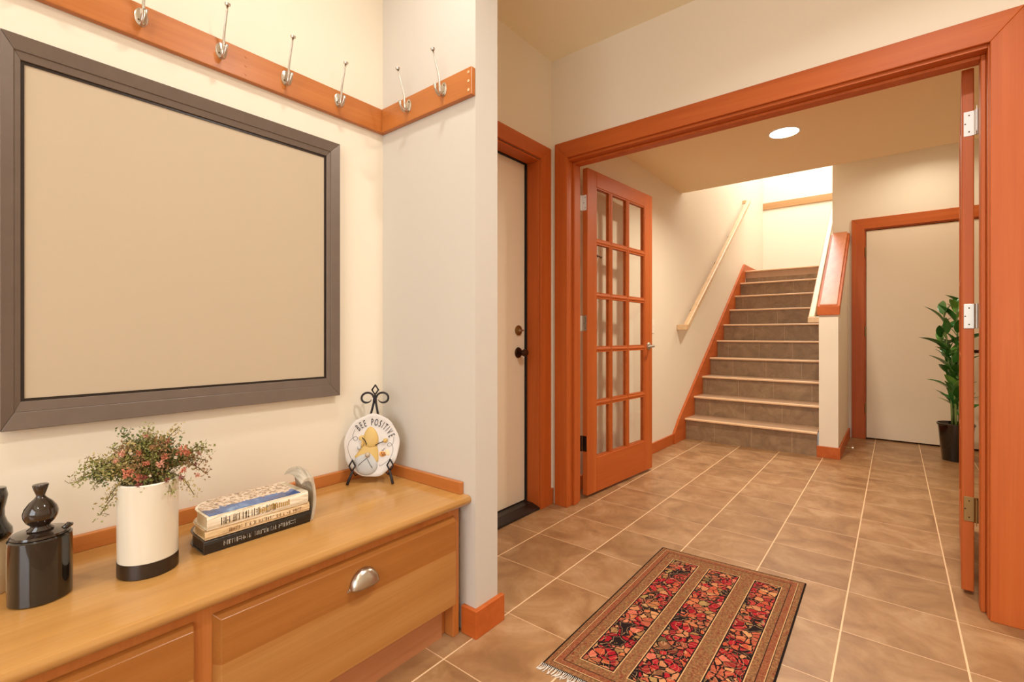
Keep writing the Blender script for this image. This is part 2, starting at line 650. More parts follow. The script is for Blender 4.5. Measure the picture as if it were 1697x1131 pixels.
t2o = trim_root('trim_2', 'wide orange wood casing around the double doorway')
casing(t2o, 'y', cy0, YO, -1.590, .352, -1.503, .264, 2.160, 2.063)
jm = MB()
jm.box((RX0 - .016, YO, 0), (RX0 + .002, YO + .135, 2.066))
jm.build('jamb', M['fir_z'], t2o, bevel=.002)
MB().box((RX1 - .002, YO, 0), (RX1 + .016, YO + .135, 2.066)).build('jamb', M['fir_z'], t2o, bevel=.002)
MB().box((RX0 + .002, YO, 2.050), (RX1 - .002, YO + .135, 2.066)).build('head_jamb', M['fir_x'], t2o, bevel=.002)
st_ = MB().box((RX0 + .002, YO + .045, 0), (RX0 + .016, YO + .095, 2.050))
st_.box((RX1 - .016, YO + .045, 0), (RX1 - .002, YO + .095, 2.050))
st_.box((RX0 + .016, YO + .045, 2.037), (RX1 - .016, YO + .095, 2.050))
st_.build('door_stop', M['fir_z'], t2o, bevel=.003)

# outside door casing (trim_3)
t3 = trim_root('trim_3', 'orange wood casing around the outside door')
casing(t3, 'x', XL, XL + .016, 1.30, 2.368, 1.335, 2.266, 2.132, 2.048)
MB().box((XL - .14, 2.262, .0), (XL, 2.280, 2.05)).build('jamb', M['fir_z'], t3, bevel=.002)
MB().box((XL - .14, 1.33, .0), (XL, 1.348, 2.05)).build('jamb', M['fir_z'], t3, bevel=.002)
MB().box((XL - .14, 1.348, 2.036), (XL, 2.262, 2.05)).build('head_jamb', M['fir_y'], t3, bevel=.002)
MB().box((XL - .098, 2.2545, .035), (XL - .085, 2.262, 2.036)).box((XL - .098, 1.348, 2.030), (XL - .085, 2.262, 2.036)).build('gap_strip', M['shadow_gap'], t3)  # near-black strips stand in for the shadow gap at the door edge
MB().prism([(XL - .14, 0), (XL + .006, 0), (XL + .006, .012), (XL - .05, .03), (XL - .14, .032)], 2.262, 'y', 1.348).build('threshold', M['dark_sill'], t3)

d1 = struct(MB().box((XL - .14, 1.352, .036), (XL - .10, 2.256, 2.032)).build('door_1', M['door_paint'], bevel=.002), 'cream flush outside door with deadbolt, left wall', 'door')


def knob_set(parent):
    k = MB()
    prof = [(.0, 0), (.028, 0), (.030, .004), (.028, .010), (.016, .014), (.014, .022), (.0, .024)]
    db = MB().lathe(prof, 28).build('deadbolt', M['brass'], parent, auto=True, loc=(XL - .10, 2.192, 1.045), rot=(0, PI / 2, 0))
    MB().box((-.005, -.016, .02), (.005, .016, .034)).build('thumb_turn', M['nickel'], db, bevel=.003)
    ro = MB().lathe([(.0, 0), (.030, 0), (.032, .004), (.028, .010), (.0, .012)], 28).build('rose', M['bronze'], parent, auto=True, loc=(XL - .10, 2.192, .915), rot=(0, PI / 2, 0))
    kn = MB().lathe([(.0, .01), (.011, .01), (.010, .028), (.020, .036), (.027, .048), (.024, .060), (.010, .066), (.0, .067)], 28, sx=.8)
    kn.build('knob', M['bronze'], ro, auto=True)


knob_set(d1)

# closet door at the end of the hall (door_4) and its casing (trim_4)
t4 = trim_root('trim_4', 'orange wood casing around the closet door')
casing(t4, 'y', YF - .018, YF, -.334, FD1 + .1, FD0, FD1, 2.155, FDZ)
MB().box((FD0 - .004, YF, 0), (FD0 + .010, YF + .12, FDZ)).box((FD1 - .010, YF, 0), (FD1 + .004, YF + .12, FDZ)).box((FD0 + .01, YF, FDZ - .012), (FD1 - .01, YF + .12, FDZ)).build('jamb', M['fir_z'], t4)
d4 = struct(MB().box((FD0 + .014, YF + .004, .014), (FD1 - .014, YF + .042, FDZ - .018)).build('door_4', M['door_paint'], bevel=.002), 'plain cream flush closet door at the end of the hall', 'door')
for z in (.30, 1.05, 1.83):
    MB().tube([(FD0 + .008, YF - .004, z - .045), (FD0 + .008, YF - .004, z + .045)], .007, 10).build('hinge', M['brass'], d4, auto=True)


# ------------------------------------------------------------------ french door leaves
def leaf(name, loc, ang, sgn, label, lever_mat):
    """hinge edge at local origin, leaf along +x, thickness toward sgn*y"""
    W, T, H0, H1 = .8625, .036, .016, 2.062
    root = bpy.data.objects.new(name, None)
    C.objects.link(root)
    root.location = loc
    root.rotation_euler = (0, 0, ang)
    struct(root, label, 'door')
    y0, y1 = (0, T) if sgn > 0 else (-T, 0)
    s0, s1 = .105, .745
    g0, g1 = .236, 1.962
    for nm, a, b, mt in (('stile', (0, y0, H0), (s0, y1, H1), 'fir_z'), ('stile', (s1, y0, H0), (W, y1, H1), 'fir_z'),
                         ('bottom_rail', (s0, y0, H0), (s1, y1, g0), 'fir_x'), ('top_rail', (s0, y0, g1), (s1, y1, H1), 'fir_x')):
        MB().box(a, b).build(nm, M[mt], root, bevel=.0035)
    cols = [s0, .307, .517, s1]
    cols = [s0, .283, .493, s1]
    mw = .012
    for c in (.283, .505):
        MB().prism([(c - mw, y0 + .006), (c - .004, y0 + .001), (c + .004, y0 + .001), (c + mw, y0 + .006), (c + mw, y1 - .006), (c + .004, y1 - .001), (c - .004, y1 - .001), (c - mw, y1 - .006)], g1, 'z', g0).build('muntin', M['fir_z'], root)
    rows = [g0 + (g1 - g0) * i / 5 for i in range(6)]
    for r in rows[1:-1]:
        # profile in (y,z) extruded along x
        MB().prism([(y0 + .006, r - mw), (y1 - .006, r - mw), (y1 - .001, r - .004), (y1 - .001, r + .004), (y1 - .006, r + mw), (y0 + .006, r + mw), (y0 + .001, r + .004), (y0 + .001, r - .004)], s1, 'x', s0).build('muntin', M['fir_x'], root)
    cx = [(s0, .283 - mw), (.283 + mw, .505 - mw), (.505 + mw, s1)]
    ym = (y0 + y1) / 2
    for a, b in cx:
        for i in range(5):
            za = rows[i] + (mw if i else 0)
            zb = rows[i + 1] - (mw if i < 4 else 0)
            MB().box((a, ym - .002, za), (b, ym + .002, zb)).build('pane', M['glass'], root)
            # glazing bead around each pane, both sides
            bd = MB()
            for ya, yb in ((y0 + .004, ym - .002), (ym + .002, y1 - .004)):
                e = .007
                bd.box((a, ya, za), (a + e, yb, zb)).box((b - e, ya, za), (b, yb, zb)).box((a + e, ya, za), (b - e, yb, za + e)).box((a + e, ya, zb - e), (b - e, yb, zb))
            bd.build('glazing_bead', M['fir_x'], root)
    # hinges: leaf plate on the edge, barrel, jamb plate
    for z, mt in ((1.845, 'white_metal'), (1.092, 'chrome' if sgn < 0 else 'nickel'), (.338, 'brass' if sgn < 0 else 'bronze')):
        h = MB()
        h.box((-.0025, y0 + (.006 if sgn > 0 else .0), z - .048), (0, y1 - (.0 if sgn > 0 else .006), z + .048))
        yb = y1 + .004 if sgn > 0 else y0 - .004
        yb = (y0 - .006) if sgn > 0 else (y1 + .006)
        hb = h.build('hinge', M[mt], root, bevel=.001)
        yk = (y1 + .006) if sgn > 0 else (y0 - .006)
        MB().tube([(-.006, yk, z - .048), (-.006, yk, z + .048)], .006, 12).build('hinge_barrel', M[mt], hb, auto=True)
        MB().box((-.052, yk - .001, z - .048), (-.008, yk + .001, z + .048)).build('jamb_plate', M[mt], hb)
        for dz, dy in ((.032, .4), (-.032, .4), (0, .7)):
            yy = y0 + (y1 - y0) * dy
            MB().tube([(-.0025, yy, z + dz), (-.0036, yy, z + dz)], .0028, 10).build('screw', M['bronze'], hb)
    # lever handles on both faces near the free edge
    for side in ((1, -1) if sgn > 0 else (-1,)):
        ys = y1 if side > 0 else y0
        xh, zh = W - .06, .935
        prof = [(0, 0), (.027, 0), (.028, .004), (.022, .010), (.012, .013), (0, .014)]
        r = MB().lathe(prof, 26).build('rose', lever_mat, root, auto=True, loc=(xh, ys, zh), rot=(-PI / 2 * side, 0, 0))
        yy = side * .045
        lv = MB().tube([(xh, ys, zh), (xh, ys + yy * .8, zh), (xh - .01, ys + yy, zh), (xh - .05, ys + yy * 1.05, zh - .001), (xh - .105, ys + yy * 1.0, zh - .004)], [.009, .009, .0095, .008, .006], 12)
        lv.build('lever', lever_mat, root, auto=True)
    return root


leaf('door_2', (-1.490, 2.600, 0), math.atan2(.86, .064), 1, 'open orange wood fifteen-pane glass door on the left of the doorway', M['chrome'])
leaf('door_3', (.2045, 2.572, 0), math.atan2(.87, .060), -1, 'open orange wood glass door seen edge-on at the right jamb', M['bronze'])

# ------------------------------------------------------------------ staircase
stair = thing('staircase', 'tiled staircase with brown risers and pale nosings rising to a landing', 'staircase', (0, 0, 0))
n_st = 10
ys0, run = 4.70, .2665
for i in range(n_st):
    y = ys0 + run * i
    z0 = .203 + ST * (i - 1) if i else 0
    zt = .205 + ST * i
    x1 = -.494 if i < 9 else -.494
    yb = y + run if i < 9 else 8.335
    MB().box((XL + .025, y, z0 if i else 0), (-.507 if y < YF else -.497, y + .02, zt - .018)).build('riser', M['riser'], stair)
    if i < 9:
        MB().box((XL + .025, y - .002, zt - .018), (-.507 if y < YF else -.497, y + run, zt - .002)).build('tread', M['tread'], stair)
    nx1 = -.503
    MB().prism([(y - .026, zt - .016), (y - .022, zt - .019), (y + .004, zt - .019), (y + .010, zt), (y - .020, zt), (y - .026, zt - .004)], nx1, 'x', XL + .022).build('nosing', M['nosing'], stair, bevel=.0015)
zl = .205 + ST * 9
struct(MB().prism([(XL + .001, 7.098), (-.494, 7.098), (-.494, 7.072), (1.0, 7.072), (1.0, 8.335), (XL + .001, 8.335)], zl - .002, 'z', zl - .1).build('floor_landing', M['tread']), 'tiled landing at the top of the stairs', 'floor')
# skirt board along the left wall: follows the nosing line
sk = [(4.40, 0), (4.72, 0), (7.09, zl - .20), (8.33, zl - .01), (8.33, zl + .09), (7.30, zl + .09), (7.07, zl + .105), (4.40, .095)]
sk = [(4.40, 0), (4.72, 0), (7.09, 1.66), (7.09, zl), (8.33, zl), (8.33, zl + .085), (7.30, zl + .085), (7.06, zl + .09), (4.53, .215), (4.40, .097)]
MB().prism(sk, XL + .024, 'x', XL + .001).build('skirt_board', M['fir_y'], stair, bevel=.002)

# trim on the stair back wall
sbox('trim_5', (XL, 8.312, 2.985), (.99, 8.335, 3.085), M['pale_x'], 'horizontal wood band on the bright wall above the landing', 'trim', bevel=.003)

# handrails
sl = .695
hr = thing('handrail', 'pale wood handrail on the left stair wall', 'handrail', (-1.548, 4.56, 1.065), group=None)
L = 2.50
MB().prism([(0, 0), (0, .055), (L, L * sl + .055), (L, L * sl)], .024, 'x', -.024).build('rail', M['pale_rail'], hr, bevel=.006)
MB().box((XL + 1.548 + .001, -.045, .0), (.024, 0.003, .052)).build('rail_return', M['pale_rail'], hr, bevel=.005)
MB().box((XL + 1.548 + .001, L - .045, L * sl + .0), (-.02, L - .005, L * sl + .045)).build('rail_return', M['pale_rail'], hr, bevel=.004)
for yy in (.35, 1.19, 1.75):
    b = MB().tube([(-.072, yy, yy * sl - .06), (-.045, yy, yy * sl - .062), (-.018, yy, yy * sl - .04), (0, yy, yy * sl + .004)], .006, 8)
    b.tube([(-.0715, yy, yy * sl - .06), (-.066, yy, yy * sl - .06)], .024, 14)
    b.build('bracket', M['bronze'], hr, auto=True)

hr2 = thing('handrail', 'pale wood handrail on the stair side of the low wall', 'handrail', (-.565, 4.86, 1.125))
L2 = 2.2
MB().prism([(0, 0), (0, .055), (L2, L2 * .705 + .055), (L2, L2 * .705)], .024, 'x', -.024).build('rail', M['pale_rail'], hr2, bevel=.006)
MB().box((-.024, -.04, -.002), (.070, .004, .05)).build('rail_return', M['pale_rail'], hr2, bevel=.005)
for yy in (.45, 1.7):
    MB().tube([(.070, yy, yy * .705 - .06), (.045, yy, yy * .705 - .062), (.018, yy, yy * .705 - .04), (0, yy, yy * .705 + .004)], .006, 8).build('bracket', M['bronze'], hr2, auto=True)


# switches and doorstop, wall hook
def switch(loc, rz, label):
    t = thing('light_switch', label, 'light switch', loc, rz)
    MB().box((-.035, -.005, -.058), (.035, 0, .058)).build('plate', M['white'], t, bevel=.002)
    MB().prism([(-.005, -.015), (-.008, .017), (-.005, .017)], .009, 'x', -.009).build('toggle', M['white'], t)


switch((XL, 3.93, 1.09), PI / 2, 'white light switch plate on left hall wall behind the open glass door')
switch((-.36, 4.80, 1.10), PI / 2, 'narrow light switch plate on the side of the low stair wall')
dsn = thing('door_stop_peg', 'thin brass door stop peg on low wall baseboard', 'door stop', (-.3455, 4.98, .055))
MB().tube([(0, 0, 0), (.062, 0, 0)], .003, 10).build('rod', M['brass'], dsn, auto=True)
MB().tube([(.060, 0, 0), (.072, 0, 0)], .007, 12).build('rubber_tip', M['white'], dsn, auto=True)
whk = thing('wall_hook', 'small dark hook on left hall wall seen through the glass door', 'hook', (XL, 2.956, 1.555))
MB().tube([(0, 0, .014), (.004, 0, .014)], .010, 14).build('back_plate', M['bronze'], whk, auto=True)
MB().tube([(.003, 0, .014), (.022, 0, .008), (.034, 0, -.004), (.040, 0, .006)], .004, 8).build('prong', M['bronze'], whk, auto=True)


# ------------------------------------------------------------------ recessed lights
def downlight(loc, power, col, label, r=.088, em=14, group=None, spread=150):
    t = thing('recessed_light', label, 'light', loc, group=group)
    MB().lathe([(r, -.006), (r + .012, -.006), (r + .014, 0.0), (r, 0.0)], 40).build
    ring = MB()
    n = 40
    vs, fs = [], []
    prof = [(r - .002, -.0005), (r, -.005), (r + .010, -.005), (r + .014, -.0005)]
    for pr, pz in prof:
        for k in range(n):
            a = 2 * PI * k / n
            vs.append((pr * math.cos(a), pr * math.sin(a), pz))
    for i in range(3):
        for k in range(n):
            k2 = (k + 1) % n
            fs.append((i * n + k, i * n + k2, (i + 1) * n + k2, (i + 1) * n + k))
    ring.add(vs, fs).build('trim_ring', M['white'], t, auto=True)
    MB().lathe([(r - .003, -.003), (r - .003, -.001)], 40).build('lens', emis('lamp_lens', lin(255, 246, 226), em), t)
    l = bpy.data.lights.new('recessed_lamp', 'AREA')
    l.shape = 'DISK'
    l.size = r * 1.8
    l.energy = power
    l.color = col
    l.spread = math.radians(spread)
    o = bpy.data.objects.new('recessed_lamp', l)
    C.objects.link(o)
    o.parent = t
    o.location = (0, 0, -.008)
    return t


WARM = (1.0, .90, .72)
downlight((-.588, 3.69, HZ), 20, WARM, 'round glowing recessed light in the hall ceiling')
downlight((.22, 5.28, 2.765), 4.5, WARM, 'round recessed light above the closet door', r=.07)
NW = (1.0, .97, .93)
downlight((-1.0, .75, CZ), 4, NW, 'round recessed ceiling light above the bench, nearer the doorway')
downlight((-1.0, -.35, CZ), 3.5, NW, 'round recessed ceiling light above the bench, behind the viewer')
downlight((.15, 1.2, CZ), 17.5, NW, 'added unseen recessed light over the entry rug, right of the bench')  # out of view, added to brighten the doorway side of the entry
downlight((.45, -.9, CZ), 7, NW, 'added unseen recessed light at the back of the entry')  # out of view, added for brightness from behind the camera

# ------------------------------------------------------------------ bench
cab = thing('bench_cabinet', 'low orange-brown wood bench cabinet with wide drawers along left wall', 'cabinet', (0, 0, 0))
MB().box((XL + .002, -1.0, .12), (-1.158, 1.150, .438)).box((-1.20, 1.122, 0), (-1.158, 1.150, .12)).box((XL + .002, 1.10, 0), (-1.20, 1.150, .12)).build('carcass', M['carcass'], cab, bevel=.002)
MB().box((-1.20, -1.0, 0), (-1.188, 1.1, .12)).build('toe_kick', M['toe'], cab)
tp = M['carcass']


def drawer(y0, y1, pull_y, label=None):
    z0, z1 = .122, .412
    xf, xb = -1.138, -1.1575
    ch = .012
    vs = [(xb, y0, z0), (xb, y1, z0), (xb, y1, z1), (xb, y0, z1), (xf, y0 + ch, z0), (xf, y1 - ch * .4, z0), (xf, y1 - ch * .4, z1 - ch), (xf, y0 + ch, z1 - ch)]
    fs = [(0, 1, 2, 3), (4, 7, 6, 5), (0, 4, 5, 1), (1, 5, 6, 2), (2, 6, 7, 3), (3, 7, 4, 0)]
    dr = MB().add(vs, fs).build('drawer', M['drawer'], cab, bevel=.0015)
    if pull_y is not None:
        h = MB()
        n, m = 20, 10
        vs, fs = [], []
        a_, hgt, dep = .044, .046, .027
        for j in range(m + 1):
            ph = PI / 2 * j / m            # 0 at lower open lip, pi/2 at top/back
            for k in range(n + 1):
                th = PI * k / n
                # half dome: outline a half ellipse on the drawer, bulging outward at the bottom
                yy = -a_ * math.cos(th)
                env = math.sin(th)
                zz = hgt * env * math.sin(ph)
                xx = dep * (env ** .55) * math.cos(ph) ** .8 if ph < PI / 2 else 0
                vs.append((xf + .001 + xx, pull_y + yy, .335 + zz))
        for j in range(m):
            for k in range(n):
                fs.append((j * (n + 1) + k, j * (n + 1) + k + 1, (j + 1) * (n + 1) + k + 1, (j + 1) * (n + 1) + k))
        cp = h.add(vs, fs).build('cup_pull', M['nickel'], dr, smooth=True)
        so = cp.modifiers.new('thick', 'SOLIDIFY')
        so.thickness = .002
        rim = MB()
        rim.box((xf, pull_y - .050, .330), (xf + .003, pull_y + .050, .337)).build('flange', M['nickel'], cp, bevel=.001)
    return dr


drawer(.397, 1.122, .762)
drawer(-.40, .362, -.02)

wt = thing('worktop', 'honey coloured wood worktop with low upstand on top of the bench', 'worktop', (0, 0, 0))
pts = [(XL + .002, .438), (-1.142, .438), (-1.130, .443), (-1.124, .452), (-1.124, .460), (-1.129, .468), (-1.138, .471), (XL + .002, .471)]
MB().prism(pts, YR - .001, 'y', -1.0).build('top', M['top_y'], wt, auto=True)
MB().box((XL + .002, -1.0, .471), (XL + .020, YR - .001, .512)).build('upstand', M['rail_y'], wt, bevel=.002)
MB().box((XL + .020, YR - .019, .471), (-1.160, YR - .001, .512)).build('upstand', M['rail_x'], wt, bevel=.002)

# ------------------------------------------------------------------ framed panel
fr = thing('wall_frame', 'large blank beige panel in a wide grey-brown frame above the bench', 'frame', (XL, 0, 0))
f0 = (.113, .967, .797, 1.721)          # outer edge, proud of the wall
f1 = (.136, .934, .838, 1.686)          # end of the sloping face
f2 = (.147, .921, .862, 1.668)          # inner edge of the step


def c4(f):
    return [(f[0], f[2]), (f[1], f[2]), (f[1], f[3]), (f[0], f[3])]


def frame_side(p, xo, xi):
    vs = [(.001,) + q for q in p] + [(xo,) + p[0], (xo,) + p[1], (xi,) + p[2], (xi,) + p[3]]
    return MB().add(vs, [(3, 2, 1, 0), (4, 5, 6, 7), (0, 1, 5, 4), (1, 2, 6, 5), (2, 3, 7, 6), (3, 0, 4, 7)])


o4, m4, i4 = c4(f0), c4(f1), c4(f2)
for k in range(4):
    k2 = (k + 1) % 4
    fs_ = frame_side([o4[k], o4[k2], m4[k2], m4[k]], .030, .0225).build('frame_rail', M['frame'], fr, bevel=.0015)
    frame_side([m4[k], m4[k2], i4[k2], i4[k]], .0205, .0165).build('inner_step', M['frame'], fs_, bevel=.0008)
lip = MB()
e = .0065
lip.box((.001, f2[0], f2[2]), (.0125, f2[0] + e, f2[3])).box((.001, f2[1] - e, f2[2]), (.0125, f2[1], f2[3]))
lip.box((.001, f2[0] + e, f2[2]), (.0125, f2[1] - e, f2[2] + e)).box((.001, f2[0] + e, f2[3] - e), (.0125, f2[1] - e, f2[3]))
lip.build('dark_lip', M['lip'], fr)
MB().box((.001, f2[0] + e, f2[2] + e), (.010, f2[1] - e, f2[3] - e)).build('panel', M['panel'], fr)


# ------------------------------------------------------------------ coat racks with hooks
def hook(parent, loc, rz):
    """local +x away from the board"""
    bp = MB().lathe([(.0, 0), (.0155, 0), (.0155, .0015), (.012, .0038), (0, .0045)], 26)
    bp.v = [(z, x, y * 1.6) for x, y, z in bp.v]
    r = bpy.data.objects.new('coat_hook', None)
    C.objects.link(r)
    r.parent = parent
    r.location = loc
    r.rotation_euler = (0, 0, rz)
    bp.build('back_plate', M['nickel'], r, auto=True)
    arm = [(.004, 0, -.016), (.012, 0, -.019), (.018, 0, -.010), (.020, 0, .008), (.022, 0, .030), (.028, 0, .055), (.037, 0, .080), (.045, 0, .100), (.050, 0, .117)]
    MB().tube(arm, [.0045, .0055, .0048, .0040, .0036, .0032, .0030, .0028, .0028], 10).build('upper_prong', M['nickel'], r, smooth=True)
    MB().tube([(.050, -.0001, .1165), (.0512, 0, .1225)], [.0075, .0085], 14).build('end_cap', M['nickel'], r, auto=True)
    lo = [(.003, 0, -.012), (.010, 0, -.021), (.021, 0, -.026), (.032, 0, -.021), (.039, 0, -.008), (.041, 0, .004)]
    MB().tube(lo, [.0045, .0055, .0055, .0050, .0045, .0060], 10).build('lower_prong', M['nickel'], r, smooth=True)
    for z in (.012, -.010):
        MB().ball((.0045, .0065 if z > 0 else -.0065, z), .0022, 8, 6).build('screw', M['bronze'], r, smooth=True)
    return r


ra = thing('coat_rack', 'long orange wood board with coat hooks on wall above the frame', 'coat rack', (XL, 0, 0))
MB().box((.001, -1.2, 1.828), (.020, YR - .001, 1.922)).build('board', M['rail_y'], ra, bevel=.002)
for y in (.175, .376, .573, .771, .965):
    hook(ra, (.020, y, 1.885), 0)
rb = thing('coat_rack', 'short orange wood board with two coat hooks on the wall stub', 'coat rack', (0, YR, 0))
MB().box((XL + .021, -.020, 1.828), (-1.105, -.001, 1.922)).build('board', M['rail_x'], rb, bevel=.002)
for x in (-1.432, -1.240):
    hook(rb, (x, -.020, 1.885), -PI / 2)
for z in (1.845, 1.875, 1.905):
    MB().tube([(-1.118, -.0195, z), (-1.118, -.0215, z)], .005, 12).build('wood_plug', M['pale_rail'], rb)
for z in (1.845, 1.872, 1.900):
    MB().tube([(.0195, .645, z), (.0212, .645, z)], .004, 12).build('wood_plug', M['rail_y'], ra)

# ------------------------------------------------------------------ objects on the bench
WT = .4712


def vase_mat():
    t = NT('white_glazed_ceramic')
    v = t.coords(scale=(30, 30, 2))
    n = t.noise(v, 1.0, 3)
    t.base(t.mix(n, lin(232, 226, 210), lin(214, 206, 186)))
    t.b.inputs['Roughness'].default_value = 0.28
    t.b.inputs['Coat Weight'].default_value = .3
    return t.m


vs_ = thing('vase', 'white cylinder vase with dark base holding the flower bouquet', 'vase', (-1.362, .334, WT))
R = .0575
MB().lathe([(0, .034), (R, .034), (R + .0008, .12), (R + .001, .208), (R - .002, .2105), (R - .006, .209), (R - .007, .10), (0, .10)], 56).build('body', vase_mat(), vs_, auto=True)
MB().lathe([(0, 0), (R - .001, 0), (R + .001, .002), (R + .001, .034), (0, .0342)], 56).build('base_band', plain('dark_stoneware', lin(44, 30, 20), .3), vs_, auto=True)

# bouquet
random.seed(11)
bq = thing('flower_bouquet', 'bouquet of small green sprays and coral blossoms in the white vase', 'flowers', (-1.362, .334, WT + .20))
g_mats = [plain('leaf_olive', lin(142, 142, 72), .6, var=.3), plain('leaf_dark', lin(88, 108, 54), .6, var=.3), plain('leaf_straw', lin(186, 168, 108), .6, var=.2), plain('leaf_brown', lin(152, 116, 74), .6, var=.2)]
b_mats = [plain('blossom_coral', lin(206, 122, 92), .6, var=.25), plain('blossom_pink', lin(222, 158, 132), .6, var=.2), plain('blossom_red', lin(140, 62, 50), .6, var=.3), plain('blossom_white', lin(236, 220, 200), .6)]
stem_m = plain('stem', lin(112, 98, 54), .6)


def leaf_quad(mb, p, d, n, ln, wd):
    d = d.normalized()
    s = d.cross(n)
    if s.length < 1e-4:
        s = Vector((1, 0, 0))
    s.normalize()
    nn = s.cross(d)
    a = p
    b = p + d * ln * .45 + s * wd + nn * ln * .06
    c = p + d * ln
    e_ = p + d * ln * .45 - s * wd + nn * ln * .06
    m = p + d * ln * .5 - nn * ln * .05
    mb.add([a, b, c, e_, m], [(0, 1, 4), (1, 2, 4), (2, 3, 4), (3, 0, 4)])


def rv():
    return Vector((random.uniform(-1, 1), random.uniform(-1, 1), random.uniform(-1, 1)))


ends = []
specs = []
rcam = Vector((.845, .535, 0))     # roughly across the view at the vase
fcam = Vector((-.96, .25, 0))
rgt = Vector((.25, .96, 0))
for i in range(46):
    a = random.uniform(-1, 1)
    t_ = (i % 46) / 45 * 2 - 1
    side = t_
    up = (1 - abs(side) ** 1.6) * random.uniform(.055, .100) + random.uniform(-.01, .022)
    reach = side * .098
    dep = random.uniform(-.045, .055)
    specs.append((reach, dep, up))
specs += [(-.125, .01, .010), (-.112, .0, .040), (-.104, .02, .050), (-.120, -.01, .022), (.122, .0, .045), (.118, .01, .020), (.110, .0, .055), (.112, -.01, -.01), (.085, -.02, -.055), (-.088, -.015, -.065), (-.08, -.02, -.04), (-.02, -.064, -.02), (.03, -.066, -.03), (.0, .0, .115), (-.05, .0, .110), (.06, .01, .108)]
for k, (rch, dep, up) in enumerate(specs):
    st0 = Vector((random.uniform(-.025, .025), random.uniform(-.025, .025), .0))
    # camera-side is -fcam; dep positive = toward the wall
    end = rgt * rch + Vector((-1, 0, 0)) * dep * .8 + Vector((0, 0, up + .015))
    mid = (st0 + end) * .5 + Vector((0, 0, .022 + .25 * abs(rch)))
    if rch * rch + dep * dep > .003 and up < 0:
        mid += Vector((0, 0, .03))
    P_ = []
    for j in range(9):
        t_ = j / 8
        P_.append(st0 * (1 - t_) ** 2 + mid * 2 * t_ * (1 - t_) + end * t_ * t_)
    sp = MB()
    for dst in range(2, 9):
        for q in range(20):
            p = P_[dst] + rv() * .0125
            leaf_quad(sp, p, rv() + Vector((0, 0, .3)), rv(), random.uniform(.004, .0095), random.uniform(.0013, .0028))
    so = sp.build('foliage', random.choice(g_mats + [g_mats[0]]), bq)
    st = MB().tube(P_, [.0011] * 9, 5)
    for q in range(4):
        a0 = P_[random.randint(3, 8)]
        a1 = a0 + rv() * .018
        st.tube([a0, (a0 + a1) / 2 + rv() * .004, a1], .0006, 4)
    st.build('stem', stem_m, bq)
random.seed(5)
bl = [(-.048, .03, -.055, 0, .014), (-.03, .015, -.05, 0, .012), (-.015, .045, -.05, 0, .009), (.055, .062, -.04, 0, .015), (.068, .055, -.03, 0, .011), (.03, .085, -.02, 0, .010), (-.055, .07, -.03, 1, .010),
      (-.065, .055, -.03, 1, .008), (-.025, .068, -.035, 0, .008), (.01, .04, -.05, 1, .011), (.02, .055, -.05, 0, .009), (.055, .018, -.05, 0, .010), (.05, .002, -.055, 2, .009), (-.03, .0, -.058, 2, .009), (.022, .002, -.058, 2, .008),
      (-.02, .015, -.055, 2, .009), (.1, .045, .0, 1, .008), (.09, .02, -.01, 2, .006), (-.005, .10, 0, 1, .009), (.092, -.005, -.02, 1, .008), (-.01, .018, -.06, 3, .004), (-.04, .07, -.04, 3, .005), (.085, .07, 0, 3, .006), (.04, .05, -.05, 3, .005), (0, .075, -.03, 0, .008)]
for rch, up, toward, mi, r in bl:
    c = rgt * rch + Vector((1, 0, 0)) * (-toward) * .9 + Vector((0, 0, up + .012))
    mb = MB()
    for q in range(60):
        d = rv().normalized()
        leaf_quad(mb, c + d * r * random.uniform(.2, .8), rv(), rv(), r * random.uniform(.3, .6), r * .14)
    mb.build('blossom', b_mats[mi], bq)

# black canister with sculpted lid
cn = thing('canister', 'large glossy black canister with knob lid at left end of bench', 'canister', (-1.393, .157, WT))
MB().lathe([(0, 0), (.047, 0), (.0500, .003), (.0505, .06), (.0500, .128), (.047, .131), (0, .131)], 56).build('body', M['black_gloss'], cn, auto=True)
lidm = plain('brown_black_glaze', lin(40, 28, 20), .10, 0, .6)
ld = MB().lathe([(0, .131), (.045, .131), (.047, .133), (.045, .137), (.030, .139), (.020, .141), (0, .142)], 48).build('lid', lidm, cn, auto=True)
kb = MB().lathe([(0, .141), (.023, .141), (.024, .144), (.017, .149), (.0175, .152), (.025, .159), (.030, .169), (.031, .178), (.028, .188), (.020, .199), (.011, .207), (.0075, .212), (.009, .217), (.012, .225), (.0145, .234), (.0138, .2355), (0, .233)], 44, sx=.9, sy=.9)
kb.build('knob', lidm, ld, smooth=True)
MB().tube([(.010, .030, .134), (.012, .042, .142), (.008, .047, .140)], [.004, .006, .004], 10).build('lid_lip', lidm, ld, smooth=True)

jr = thing('jar', 'pale jar with black bulb stopper cut by the left photo edge', 'jar', (-1.497, .088, WT))
MB().lathe([(0, 0), (.031, 0), (.033, .004), (.0335, .06), (.032, .112), (0, .113)], 44).build('body', M['cream'], jr, auto=True)
MB().lathe([(0, .113), (.034, .113), (.0385, .120), (.0375, .132), (.030, .146), (.026, .160), (.0258, .176), (.029, .192), (.031, .205), (.0285, .216), (.028, .220), (0, .220)], 44).build('stopper', M['black_gloss'], jr, smooth=True)


# ------------------------------------------------------------------ books
def pages_mat(c):
    t = NT('page_edges')
    v = t.coords(scale=(1, 1, 700))
    n = t.noise(v, 1.0, 1)
    t.base(t.mix(n, c, tuple(x * .72 for x in c[:3]) + (1,)))
    t.b.inputs['Roughness'].default_value = .6
    return t.m


